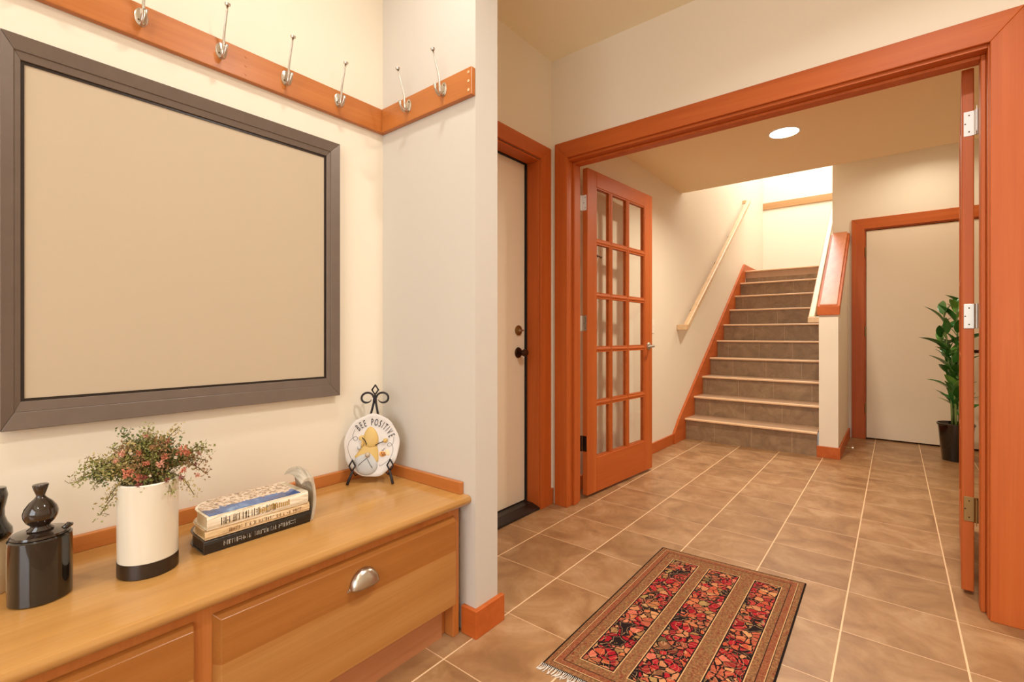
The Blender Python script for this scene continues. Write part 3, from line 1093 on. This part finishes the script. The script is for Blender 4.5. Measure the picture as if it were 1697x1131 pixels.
def foot(x0, x1, y0, y1, rr, inset=0.0):
    """book outline seen from above, spine at +x, back-left corner rounded"""
    pts = [(x1, y0), (x1, y1), (x0, y1)]
    for k in range(7):
        a = PI / 2 * k / 6
        pts.append((x0 + rr - rr * math.sin(a + 0) if False else x0 + rr * (1 - math.cos(PI / 2 - a)) if False else x0 + rr - rr * math.cos(a), y0 + rr - rr * math.sin(a)))
    return pts


def book(label, z, th, x0, x1, y0, y1, cover, pg, spine_glyph=None, glyph_col=None, rz=0.0, rr=.05, seed=1):
    cx_, cy_ = x1, y0
    t = thing('book', label, 'book', (cx_, cy_, z), rz, group=None)
    W_, D_ = y1 - y0, x1 - x0
    b = .0028
    cv = MB()
    cv.prism(foot(-D_, 0, 0, W_, rr), b, 'z', 0)
    cv.prism(foot(-D_, 0, 0, W_, rr), th, 'z', th - b)
    sp = [(-.004, b), (0.0, b), (.0022, th * .3), (.0022, th * .7), (0.0, th - b), (-.004, th - b)]
    cv.prism(sp, W_, 'y', 0)
    cv.build('cover', cover, t, bevel=.0006)
    MB().prism(foot(-D_ + .004, -.004, .004, W_ - .004, rr), th - b, 'z', b).build('page_block', pg, t)
    if spine_glyph:
        random.seed(seed)
        g = MB()
        y = W_ * spine_glyph[0]
        h = th * spine_glyph[2]
        while y < W_ * spine_glyph[1]:
            wd = random.uniform(.0022, .0050)
            zc = th * .5
            for q in range(random.choice((2, 3))):
                ya = y + random.uniform(0, wd * .6)
                if random.random() < .5:
                    g.box((.0021, ya, zc - h / 2), (.0027, ya + .0011, zc + h / 2 * random.uniform(.5, 1)))
                else:
                    zq = zc + random.uniform(-h / 2, h / 2 * .7)
                    g.box((.0021, y, zq), (.0027, y + wd, zq + .0011))
            y += wd + .0013 + (0.005 if random.random() < .18 else 0)
        g.build('spine_lettering', glyph_col, t)
    return t


def cover_mat():
    t = NT('coastal_cover')
    tc = t.add('ShaderNodeTexCoord')
    sep = t.add('ShaderNodeSeparateXYZ')
    t.link(tc.outputs['Object'], sep.inputs[0])
    n = t.noise(tc.outputs['Object'], 30, 5, .7)
    n2 = t.noise(tc.outputs['Object'], 95, 5, .75)
    n3 = t.noise(tc.outputs['Object'], 14, 4, .6)
    blue = t.ramp(n3, [(.35, lin(14, 54, 112)), (.55, lin(34, 96, 166)), (.72, lin(120, 164, 204))])
    town = t.ramp(n2, [(.36, lin(58, 46, 40)), (.48, lin(196, 164, 132)), (.56, lin(236, 222, 204)), (.68, lin(206, 148, 118))])
    # x local: 0 at spine, negative toward the wall; sea near the spine
    lim = t.math('MULTIPLY_ADD', n, .10, -.100)
    f = t.math('GREATER_THAN', sep.outputs[0], lim)
    t.base(t.mix(f, town, blue))
    t.b.inputs['Roughness'].default_value = .15
    t.b.inputs['Coat Weight'].default_value = .4
    return t.m


def marbled(name, a, b, c, sc=(60, 8, 60), rough=.2):
    t = NT(name)
    v = t.coords(scale=sc)
    n = t.noise(v, 1.0, 5, .65, 1.0)
    t.base(t.ramp(n, [(.35, a), (.5, b), (.68, c)]))
    t.b.inputs['Roughness'].default_value = rough
    t.b.inputs['Coat Weight'].default_value = .4
    return t.m


blk = plain('black_cover', lin(24, 18, 16), .22, 0, .3)
book('thick black hardback with silver spine lettering, bottom of stack', WT, .034, -1.490, -1.336, .440, .716, blk, plain('dark_pages', lin(40, 30, 24), .5), (.16, .84, .36), plain('silver_print', lin(190, 182, 168), .4), rr=.07, seed=3)
book('cream marbled hardback in the middle of the stack', WT + .0345, .024, -1.480, -1.338, .443, .714, marbled('cream_marble_cover', lin(150, 116, 78), lin(226, 196, 150), lin(242, 224, 190)), pages_mat(lin(206, 176, 120)),
     (.2, .9, .42), plain('brown_print', lin(128, 92, 56), .5), rr=.07, seed=8)
tb = book('hardback with coastal town cover on top of the stack', WT + .059, .034, -1.476, -1.334, .446, .708, marbled('silver_cream_cover', lin(188, 172, 140), lin(232, 220, 194), lin(250, 246, 232)), pages_mat(lin(232, 214, 176)),
          (.12, .66, .60), plain('black_print', lin(36, 28, 24), .5), rr=.07, seed=14)
MB().prism(foot(-.138, -.002, .006, .240, .07), .0354, 'z', .0342).build('cover_picture', cover_mat(), tb)
gg = MB()
random.seed(4)
for q in range(16):
    y = .125 + q * .0052
    gg.box((.0021, y, .010), (.0029, y + .003, .010 + random.uniform(.010, .016)))
gg.build('gold_lettering', plain('gold_print', lin(176, 140, 52), .4, .3), tb)

# curled booklet standing at the right end
cb = thing('booklet', 'curled silver booklet standing on end at right side of the books', 'booklet', (-1.345, .7195, WT))
prof = [(0, .028), (.006, .050), (.007, .085), (.005, .112), (-.004, .126), (-.012, .129)]
vs, fs = [], []
nx = 10
pp = []
for k in range(14):
    t_ = k / 13
    pp.append((0.004 + .010 * math.sin(t_ * PI * .9), .0 + .112 * t_))
pp += [(.006, .121), (-.004, .127), (-.016, .1275), (-.026, .122)]
out = [(y + .006, z) for y, z in pp]
inn = [(y - .003 if i < 14 else y, z - (.009 if i >= 14 else 0)) for i, (y, z) in enumerate(pp)]
poly = out + list(reversed(inn))
n_ = len(poly)
m_ = 12
vv = []
for j in range(m_ + 1):
    t_ = j / m_
    x = .0 - .105 * t_
    drop = .016 * math.sin(t_ * PI) + .010 * t_
    for (y, z) in poly:
        vv.append((x, y + (.0 if z < .03 else .0), z + (drop * (z / .125) ** 2)))
ff = [tuple(range(n_)), tuple(reversed(range(m_ * n_, (m_ + 1) * n_)))]
for j in range(m_):
    for k in range(n_):
        k2 = (k + 1) % n_
        ff.append((j * n_ + k, j * n_ + k2, (j + 1) * n_ + k2, (j + 1) * n_ + k))
MB().add(vv, ff).build('cover', marbled('silver_booklet', lin(150, 140, 124), lin(190, 180, 162), lin(214, 206, 190), (8, 60, 8), .18), cb, auto=True)

# ------------------------------------------------------------------ plate on easel
EA = (-1.508, 1.048, WT)
ER = math.radians(43.7)
ez = thing('plate_easel', 'black wrought iron scroll easel in the bench corner', 'easel', EA, ER)
LEAN = .16        # lean back: y += LEAN*z


def E(x, z, dy=0.0):
    return (x, z * LEAN + dy, z)


def diamond(mb, cx_, cz_, w_, h_, r, dy=0.0):
    pts = [E(cx_, cz_ + h_ / 2, dy), E(cx_ + w_ / 2, cz_, dy), E(cx_, cz_ - h_ / 2, dy), E(cx_ - w_ / 2, cz_, dy)]
    for a in range(4):
        mb.tube([pts[a], pts[(a + 1) % 4]], r, 8)
        mb.ball(pts[a], r * 1.02, 8, 6)


tpf = MB()
diamond(tpf, 0, .338, .024, .036, .0029)
for s in (-1, 1):
    pts = []
    # stem rising from the plate, then an outward scroll
    base_ = [(s * .016, .235), (s * .010, .262), (s * .004, .290), (s * .003, .308)]
    for x, z in base_:
        pts.append(E(x, z))
    for k in range(27):
        a = PI * .95 - k * (PI * 1.80) / 26
        q_ = 1 if k < 17 else 1 - .28 * ((k - 16) / 10) ** 1.3
        pts.append(E(s * (.0275 + .0225 * q_ * math.cos(a)), .308 + .0195 * q_ * math.sin(a)))
    tpf.tube(pts, [.0042] * 4 + [.0040] * 20 + [.0036, .0032, .0028, .0022, .0018, .0014, .0010], 8)
tpf.tube([E(0, .300), E(0, .322)], .0034, 8)
tpf.tube([E(-.016, .238), E(-.004, .2395), E(.003, .246)], .0016, 6)
tpf.build('scroll_top', M['black_matte'], ez, smooth=True)
for s, ft in ((-1, -.083), (1, .078)):
    lg = MB().tube([E(s * .066, .052, -.030), (ft, -.026, .006), (ft, -.026, .003)], [.0044, .0052, .0054], 8)
    diamond(lg, s * .068, .069, .022, .040, .0029, -.030)
    # cradle running back under the plate to the spine
    lg.tube([E(s * .066, .050, -.030), (s * .060, -.006, .030), (s * .045, .018, .034), (s * .02, .028, .06)], .0022, 8)
    lg.tube([(s * .02, .028, .06), (s * .014, .040, .14), E(s * .016, .238, .004)], .0024, 8)
    lg.build('leg', M['black_matte'], ez, smooth=True)
MB().tube([(0, .040, .14), (0, .060, .06), (0, .072, .003)], .003, 8).tube([(-.014, .040, .14), (.014, .040, .14)], .0024, 8).build('leg', M['black_matte'], ez, smooth=True)

pl = thing('decorative_plate', 'white plate with bee lettering and yellow hat gnome on black easel', 'plate', EA, ER)
PC = Vector((-.004, 0, .137))


def PP(x, z, d=0.0):
    """point on plate face; d = height of relief toward the viewer"""
    zz = PC.z + z
    nrm = Vector((0, -1, LEAN)).normalized()
    p = Vector((PC.x + x, zz * LEAN - .012, zz))
    p += nrm * d
    return p


n_ = 72
vs, fs = [], []
random.seed(2)
wob = [1 + .012 * math.sin(k * 2 * PI / n_ * 9) + .010 * math.sin(k * 2 * PI / n_ * 5 + 1) for k in range(n_)]
rings = [(1.0, -.004), (1.0, .0015), (.97, .003), (.90, .0015), (.6, .0), (.0, .0)]
for r, d in rings[:-1]:
    for k in range(n_):
        a = 2 * PI * k / n_
        vs.append(PP(.101 * r * wob[k] * math.cos(a), .1135 * r * wob[k] * math.sin(a), d))
cidx = len(vs)
vs.append(PP(0, 0, 0))
for i in range(len(rings) - 2):
    for k in range(n_):
        k2 = (k + 1) % n_
        fs.append((i * n_ + k, i * n_ + k2, (i + 1) * n_ + k2, (i + 1) * n_ + k))
for k in range(n_):
    fs.append(((len(rings) - 2) * n_ + k, (len(rings) - 2) * n_ + (k + 1) % n_, cidx))
fs.append(tuple(range(n_)))
MB().add(vs, fs).build('disc', plain('plate_white', lin(206, 198, 190), .3, var=.05), pl, auto=True)


def relief(outline, height, name, mat, parent, dome=1.0):
    """puffed shape from an outline of plate points"""
    cx_ = sum(p[0] for p in outline) / len(outline)
    cz_ = sum(p[1] for p in outline) / len(outline)
    n = len(outline)
    vs, fs = [], []
    lv = [(1, 0), (.97, .35), (.86, .65), (.65, .85), (.35, .97)]
    for k_, h_ in lv:
        for p in outline:
            vs.append(PP(cx_ + (p[0] - cx_) * k_, cz_ + (p[1] - cz_) * k_, height * h_))
    vs.append(PP(cx_, cz_, height))
    for i in range(len(lv) - 1):
        for k in range(n):
            k2 = (k + 1) % n
            fs.append((i * n + k, i * n + k2, (i + 1) * n + k2, (i + 1) * n + k))
    for k in range(n):
        fs.append(((len(lv) - 1) * n + k, (len(lv) - 1) * n + (k + 1) % n, len(vs) - 1))
    return MB().add(vs, fs).build(name, mat, parent, smooth=True)


def spl(pts, n=5):
    """closed catmull-rom"""
    out = []
    m = len(pts)
    for i in range(m):
        p0, p1, p2, p3 = pts[i - 1], pts[i], pts[(i + 1) % m], pts[(i + 2) % m]
        for k in range(n):
            t = k / n
            out.append(tuple(.5 * ((2 * p1[a]) + (-p0[a] + p2[a]) * t + (2 * p0[a] - 5 * p1[a] + 4 * p2[a] - p3[a]) * t * t + (-p0[a] + 3 * p1[a] - 3 * p2[a] + p3[a]) * t ** 3) for a in (0, 1)))
    return out


def zp(x, y):
    """zoomed photo coords of the plate -> plate coords"""
    return ((x - 372) / 6.286 / 456 * 1.0, (692 - y) / 6.286 / 447)


yel = plain('gnome_yellow', lin(208, 176, 104), .5, var=.12)
wht = plain('beard_white', lin(188, 190, 190), .5, var=.06)
hat = relief(spl([zp(*p) for p in [(200, 818), (245, 740), (300, 690), (370, 670), (425, 695), (446, 780), (442, 862), (400, 850), (300, 830)]]), .007, 'hat', yel, pl)
relief(spl([zp(*p) for p in [(300, 690), (283, 620), (305, 545), (350, 503), (402, 535), (436, 600), (441, 660), (420, 705), (355, 725)]]), .011, 'hat_fold', yel, pl)
relief(spl([zp(*p) for p in [(234, 612), (262, 590), (292, 600), (300, 650), (285, 700), (262, 708), (268, 650), (246, 635)]]), .008, 'hat_tip', yel, pl)
relief(spl([zp(*p) for p in [(196, 845), (240, 790), (300, 765), (350, 750), (398, 790), (438, 870), (430, 940), (370, 988), (290, 988), (225, 945)]]), .011, 'beard', wht, pl)
MB().ball(PP(*zp(338, 785), .012), .0095, 16, 10).build('nose', plain('nose_tan', lin(186, 170, 150), .5), pl, smooth=True)
MB().ball(PP(*zp(245, 716), .004), .0075, 14, 8).build('pompom', wht, pl, smooth=True)
MB().ball(PP(*zp(515, 646), .005), .0085, 14, 8).build('antenna_ball', yel, pl, smooth=True)
inkm = plain('plate_ink', lin(34, 26, 28), .5)


def stroke(pts, r, name='ink_line', mat=None, d=.0012, parent=None):
    if len(pts) > 4:
        pts = spl(pts, 4)[:-4]
    return MB().tube([PP(*zp(*p), d) for p in pts], r, 6).build(name, mat or inkm, parent or pl, smooth=True)


stroke([(415, 692), (450, 672), (495, 656)], .0016, 'antenna', d=.008)
stroke([(275, 610), (305, 640), (325, 682)], .0016, 'antenna', d=.010)
stroke([(337, 815), (290, 850), (245, 890)], .0009, d=.0112)
stroke([(337, 825), (360, 870), (390, 915)], .0009, d=.0112)
stroke([(180, 820), (140, 770), (126, 710), (140, 650), (175, 615), (205, 600), (222, 618), (210, 640), (185, 635), (172, 590), (200, 540)], .0006)
stroke([(460, 885), (520, 870), (565, 830), (595, 760), (590, 700), (565, 672), (542, 680), (545, 705), (575, 700), (600, 660), (590, 620)], .0006)
bee = relief(spl([zp(*p) for p in [(455, 770), (480, 755), (515, 765), (520, 795), (490, 810), (462, 800)]]), .004, 'bee_body', plain('bee_orange', lin(224, 158, 78), .5), pl)
relief(spl([zp(*p) for p in [(515, 750), (540, 735), (560, 760), (565, 790), (545, 800), (520, 785)]]), .002, 'bee_wing', plain('bee_wing', lin(236, 206, 168), .5), pl)
for x in (480, 495, 510):
    stroke([(x, 765), (x + 8, 800)], .0011, 'bee_stripe', plain('bee_red', lin(96, 24, 24), .5), d=.0045)
stroke([(480, 740), (495, 752), (500, 735), (510, 725)], .0009, 'bee_feeler')

# lettering around the rim
word = 'BEE POSITIVE'
mesh_l = []
lt = MB()
dg = None
wid = {'I': .55, ' ': .9, 'V': 1.15, 'B': 1.05, 'O': 1.15}
tot, adv = 0, []
for ch in word:
    w_ = wid.get(ch, 1.0)
    adv.append(tot + w_ / 2)
    tot += w_
adv = [131 - (131 - 24) * (q - adv[0]) / (adv[-1] - adv[0]) for q in adv]
for i, ch in enumerate(word):
    if ch == ' ':
        continue
    cu = bpy.data.curves.new('glyph', 'FONT')
    cu.body = ch
    cu.align_x = 'CENTER'
    cu.size = 1.0
    to = bpy.data.objects.new('glyph', cu)
    C.objects.link(to)
    bpy.context.view_layer.update()
    me = to.to_mesh()
    a = math.radians(adv[i])
    rx, rz = .0795, .0845
    # glyph local: x right, y up -> tangent/radial on the plate
    for (d_, flip) in ((.0006, False),):
        vs = []
        for v in me.vertices:
            gx, gy = v.co.x * .0170, (v.co.y - .35) * .0350
            px = rx * math.cos(a) + gx * math.sin(a) + gy * math.cos(a)
            pz = rz * math.sin(a) - gx * math.cos(a) + gy * math.sin(a)
            vs.append(PP(px, pz, .0036))
        lt.add(vs, [tuple(p.vertices) for p in me.polygons])
    to.to_mesh_clear()
    bpy.data.objects.remove(to)
    bpy.data.curves.remove(cu)
lo = lt.build('lettering', inkm, pl)
so = lo.modifiers.new('thick', 'SOLIDIFY')
so.thickness = .0008


# ------------------------------------------------------------------ rug
def rug_mat():
    t = NT('oriental_rug')
    uv = t.add('ShaderNodeUVMap')
    uv.uv_map = 'UVMap'
    sep = t.add('ShaderNodeSeparateXYZ')
    t.link(uv.outputs[0], sep.inputs[0])
    u, v = sep.outputs[0], sep.outputs[1]
    mp = t.add('ShaderNodeMapping')
    mp.inputs['Scale'].default_value = (.58, 1.02, 1)
    t.link(uv.outputs[0], mp.inputs[0])
    vec = mp.outputs[0]

    def band(x, a, b):
        return t.math('MULTIPLY', t.math('GREATER_THAN', x, a), t.math('LESS_THAN', x, b))
    # distorted coordinates make petals rather than round cells
    nz = t.noise(vec, 16, 3, .6, 0, out='Color')
    sub = t.add('ShaderNodeVectorMath', operation='SUBTRACT')
    t.link(nz, sub.inputs[0])
    sub.inputs[1].default_value = (.5, .5, .5)
    scl = t.add('ShaderNodeVectorMath', operation='SCALE')
    t.link(sub.outputs[0], scl.inputs[0])
    scl.inputs['Scale'].default_value = .035
    add = t.add('ShaderNodeVectorMath', operation='ADD')
    t.link(vec, add.inputs[0])
    t.link(scl.outputs[0], add.inputs[1])
    V = t.add('ShaderNodeTexVoronoi', feature='F1')
    V.inputs['Scale'].default_value = 36
    t.link(add.outputs[0], V.inputs['Vector'])
    Ve = t.add('ShaderNodeTexVoronoi', feature='DISTANCE_TO_EDGE')
    Ve.inputs['Scale'].default_value = 36
    t.link(add.outputs[0], Ve.inputs['Vector'])
    V2 = t.add('ShaderNodeTexVoronoi', feature='F1')
    V2.inputs['Scale'].default_value = 15
    t.link(add.outputs[0], V2.inputs['Vector'])
    cs = t.add('ShaderNodeSeparateColor')
    t.link(V.outputs['Color'], cs.inputs[0])
    cs2 = t.add('ShaderNodeSeparateColor')
    t.link(V2.outputs['Color'], cs2.inputs[0])
    petal = t.ramp(cs.outputs[0], [(0, lin(150, 20, 32)), (.22, lin(186, 92, 56)), (.40, lin(120, 24, 30)), (.55, lin(200, 146, 96)), (.68, lin(168, 36, 42)), (.80, lin(138, 128, 74)), (.88, lin(34, 20, 18)), (.94, lin(208, 120, 92))], True)
    tint = t.ramp(cs2.outputs[0], [(0, lin(160, 24, 36)), (.4, lin(196, 130, 84)), (.7, lin(170, 60, 44)), (.9, lin(148, 132, 80))], True)
    pcol = t.mix(.34, petal, tint)
    out = t.math('LESS_THAN', Ve.outputs['Distance'], .07)
    pcol = t.mix(out, pcol, lin(26, 14, 14))
    far = t.math('GREATER_THAN', V2.outputs['Distance'], .78)
    pcol = t.mix(far, pcol, lin(30, 18, 18))
    rings_ = t.math('FRACT', t.math('MULTIPLY', V2.outputs['Distance'], 6.0))
    hl = t.math('MULTIPLY', t.math('LESS_THAN', rings_, .11), .45)
    pcol = t.mix(hl, pcol, lin(214, 170, 122))
    # field: brown tan weave with small coloured flecks and long thin lines
    nf = t.noise(vec, 120, 4, .75)
    mp2 = t.add('ShaderNodeMapping')
    mp2.inputs['Scale'].default_value = (60, 14, 1)
    t.link(vec, mp2.inputs[0])
    nl = t.noise(mp2.outputs[0], 1.6, 4, .7, 1.5)
    fld = t.ramp(nf, [(.34, lin(46, 26, 18)), (.44, lin(104, 64, 40)), (.55, lin(148, 102, 66)), (.66, lin(190, 146, 100))])
    fl2 = t.ramp(nl, [(.36, lin(126, 36, 32)), (.46, lin(134, 86, 52)), (.56, lin(140, 104, 68)), (.66, lin(106, 98, 54))])
    fld = t.mix(.5, fld, fl2)
    col = fld
    # thin dark/pale guard lines in the border
    e1 = t.math('MINIMUM', t.math('MULTIPLY', t.math('MINIMUM', u, t.math('SUBTRACT', 1.0, u)), .58), t.math('MULTIPLY', t.math('MINIMUM', v, t.math('SUBTRACT', 1.0, v)), 1.02))
    for a, b, c in ((.022, .0245, lin(34, 20, 16)), (.046, .0485, lin(34, 20, 16)), (.024, .0265, lin(200, 160, 112))):
        col = t.mix(band(e1, a, b), col, c)
    rb_ = band(e1, .0265, .046)
    col = t.mix(t.math('MULTIPLY', rb_, .35), col, lin(140, 56, 40))
    for (a, b, ve) in ((.155, .325, .895), (.415, .605, .895), (.715, .865, .90)):
        inu = band(u, a, b)
        inv = band(v, .085, ve)
        m_ = t.math('MULTIPLY', inu, inv)
        big = t.math('MULTIPLY', band(u, a - .012, b + .012), band(v, .078, ve + .007))
        col = t.mix(big, col, lin(206, 166, 118))
        big2 = t.math('MULTIPLY', band(u, a - .007, b + .007), band(v, .081, ve + .004))
        col = t.mix(big2, col, lin(26, 16, 14))
        col = t.mix(m_, col, pcol)
    col = t.mix(t.math('LESS_THAN', e1, .0055), col, lin(20, 13, 12))
    t.base(col)
    t.b.inputs['Roughness'].default_value = .85
    t.b.inputs['Specular IOR Level'].default_value = .15
    wv = t.noise(vec, 420, 2, .5)
    t.bump(wv, .5, .002)
    return t.m


cor = {'nl': (-.850, 1.204), 'nr': (-.268, 1.250), 'fl': (-.864, 2.222), 'fr': (-.281, 2.266)}
rug = thing('rug', 'small oriental rug with three red floral stripes on tile floor', 'rug', (-.57, 1.73, 0))
NU, NV, TH_ = 24, 40, .007
vs, fs = [], []
for j in range(NV + 1):
    for i in range(NU + 1):
        a, b = i / NU, j / NV
        x = (cor['nl'][0] * (1 - a) + cor['nr'][0] * a) * (1 - b) + (cor['fl'][0] * (1 - a) + cor['fr'][0] * a) * b
        y = (cor['nl'][1] * (1 - a) + cor['nr'][1] * a) * (1 - b) + (cor['fl'][1] * (1 - a) + cor['fr'][1] * a) * b
        ed = min(a, 1 - a, b, 1 - b)
        vs.append((x + .57, y - 1.73, TH_ * (.55 if ed < .001 else 1) + .0006 * math.sin(9 * b + 4 * a)))
nt_ = len(vs)
for j in range(NV):
    for i in range(NU):
        q = j * (NU + 1) + i
        fs.append((q, q + 1, q + NU + 2, q + NU + 1))
bd = [i for i in range(NU + 1)] + [(j + 1) * (NU + 1) - 1 for j in range(1, NV + 1)] + [NV * (NU + 1) + i for i in range(NU - 1, -1, -1)] + [j * (NU + 1) for j in range(NV - 1, 0, -1)]
for k in bd:
    vs.append((vs[k][0], vs[k][1], 0.0005))
for k in range(len(bd)):
    k2 = (k + 1) % len(bd)
    fs.append((bd[k2], bd[k], nt_ + k, nt_ + k2))
me = bpy.data.meshes.new('pile')
me.from_pydata(vs, [], fs)
uvl = me.uv_layers.new(name='UVMap')
uvs = [((k % (NU + 1)) / NU, (k // (NU + 1)) / NV) for k in range(nt_)]
uvs += [uvs[k] for k in bd]
for lp in me.loops:
    uvl.data[lp.index].uv = uvs[lp.vertex_index]
me.materials.append(rug_mat())
po = bpy.data.objects.new('woven_field', me)
C.objects.link(po)
po.parent = rug
random.seed(9)
fg = MB()
for k in range(110):
    a = k / 109
    x = cor['nl'][0] * (1 - a) + cor['nr'][0] * a + .57
    y = cor['nl'][1] * (1 - a) + cor['nr'][1] * a - 1.73
    p0 = Vector((x, y + .003, .004))
    p1 = Vector((x + random.uniform(-.004, .004), y - .014, .003))
    p2 = Vector((x + random.uniform(-.008, .008), y - random.uniform(.024, .032), .0022))
    fg.tube([p0, p1, p2], .0013, 5)
fo_ = fg.build('fringe', plain('fringe_white', lin(214, 206, 196), .9), rug)
fo_['kind'] = 'stuff'
fo_['label'] = 'white fringe threads'

# ------------------------------------------------------------------ potted plant
random.seed(21)
pp_ = thing('potted_plant', 'tall leafy green plant in a tapered black pot by the closet door', 'plant', (.385, 5.262, 0))
MB().lathe([(0, 0), (.083, 0), (.086, .004), (.112, .285), (.119, .287), (.120, .302), (.112, .303), (.106, .27), (0, .268)], 44).build('pot', M['black_gloss'], pp_, auto=True)
MB().lathe([(0, .262), (.105, .262), (.105, .274), (.05, .279), (0, .281)], 30).build('soil', M['soil'], pp_)
lm = []
for nm, a, b in (('plant_leaf_deep', lin(34, 92, 34), lin(64, 124, 50)), ('plant_leaf_light', lin(76, 138, 50), lin(120, 168, 76))):
    t = NT(nm)
    v = t.coords(scale=(1, 1, 1))
    n = t.noise(v, 18, 3)
    t.base(t.mix(n, a, b))
    t.b.inputs['Roughness'].default_value = .3
    t.b.inputs['Coat Weight'].default_value = .2
    lm.append(t.m)


def leaf_mesh(ln, wd, droop, mat):
    mb = MB()
    vs, fs = [], []
    n = 8
    for i in range(n + 1):
        t_ = i / n
        w_ = wd * math.sin(PI * min(1, t_ * 1.02) ** .8) ** .8 if 0 < t_ < 1 else .0008
        x = ln * t_
        z = droop * (t_ - 1.5 * t_ * t_)
        vs += [(x, -w_, z + w_ * .35), (x, 0, z), (x, w_, z + w_ * .35)]
    for i in range(n):
        for k in (0, 1):
            fs.append((i * 3 + k, (i + 1) * 3 + k, (i + 1) * 3 + k + 1, i * 3 + k + 1))
    o = mb.add(vs, fs).build('leaf', mat, pp_, smooth=True)
    return o


protos = [leaf_mesh(.165, .026, .03, lm[0]), leaf_mesh(.19, .029, .045, lm[0]), leaf_mesh(.15, .027, .02, lm[1])]
used = [False] * 3
stems = [((-.02, .0), (-.075, -.02), .93), ((.02, -.02), (.00, -.05), 1.02), ((.0, .02), (-.10, .03), .78), ((.03, .02), (.06, .03), .98), ((.0, -.03), (-.03, -.04), .62)]
for (sx, sy), (ex, ey), H_ in stems:
    pts = []
    for j in range(9):
        t_ = j / 8
        pts.append(Vector((sx + (ex - sx) * t_ ** 1.5, sy + (ey - sy) * t_ ** 1.5, .27 + (H_) * t_)))
    MB().tube(pts, [.009 - .0006 * j for j in range(9)], 8).build('stem', plain('plant_stem', lin(110, 134, 72), .5), pp_, smooth=True)
    nl = int(H_ * 22)
    for q in range(nl):
        t_ = .13 + .87 * (q + .5) / nl
        j = min(7, int(t_ * 8))
        p = pts[j].lerp(pts[j + 1], t_ * 8 - j)
        k = random.choice((0, 0, 1, 1, 2))
        if not used[k]:
            o = protos[k]
            used[k] = True
        else:
            o = protos[k].copy()
            C.objects.link(o)
            o.parent = pp_
        az = q * 2.4 + random.uniform(-.4, .4)
        el = random.uniform(.55, 1.2)
        o.location = p
        o.rotation_euler = (random.uniform(-.9, .9), -el, az)
        s = random.uniform(.75, 1.1)
        o.scale = (s, s, s)
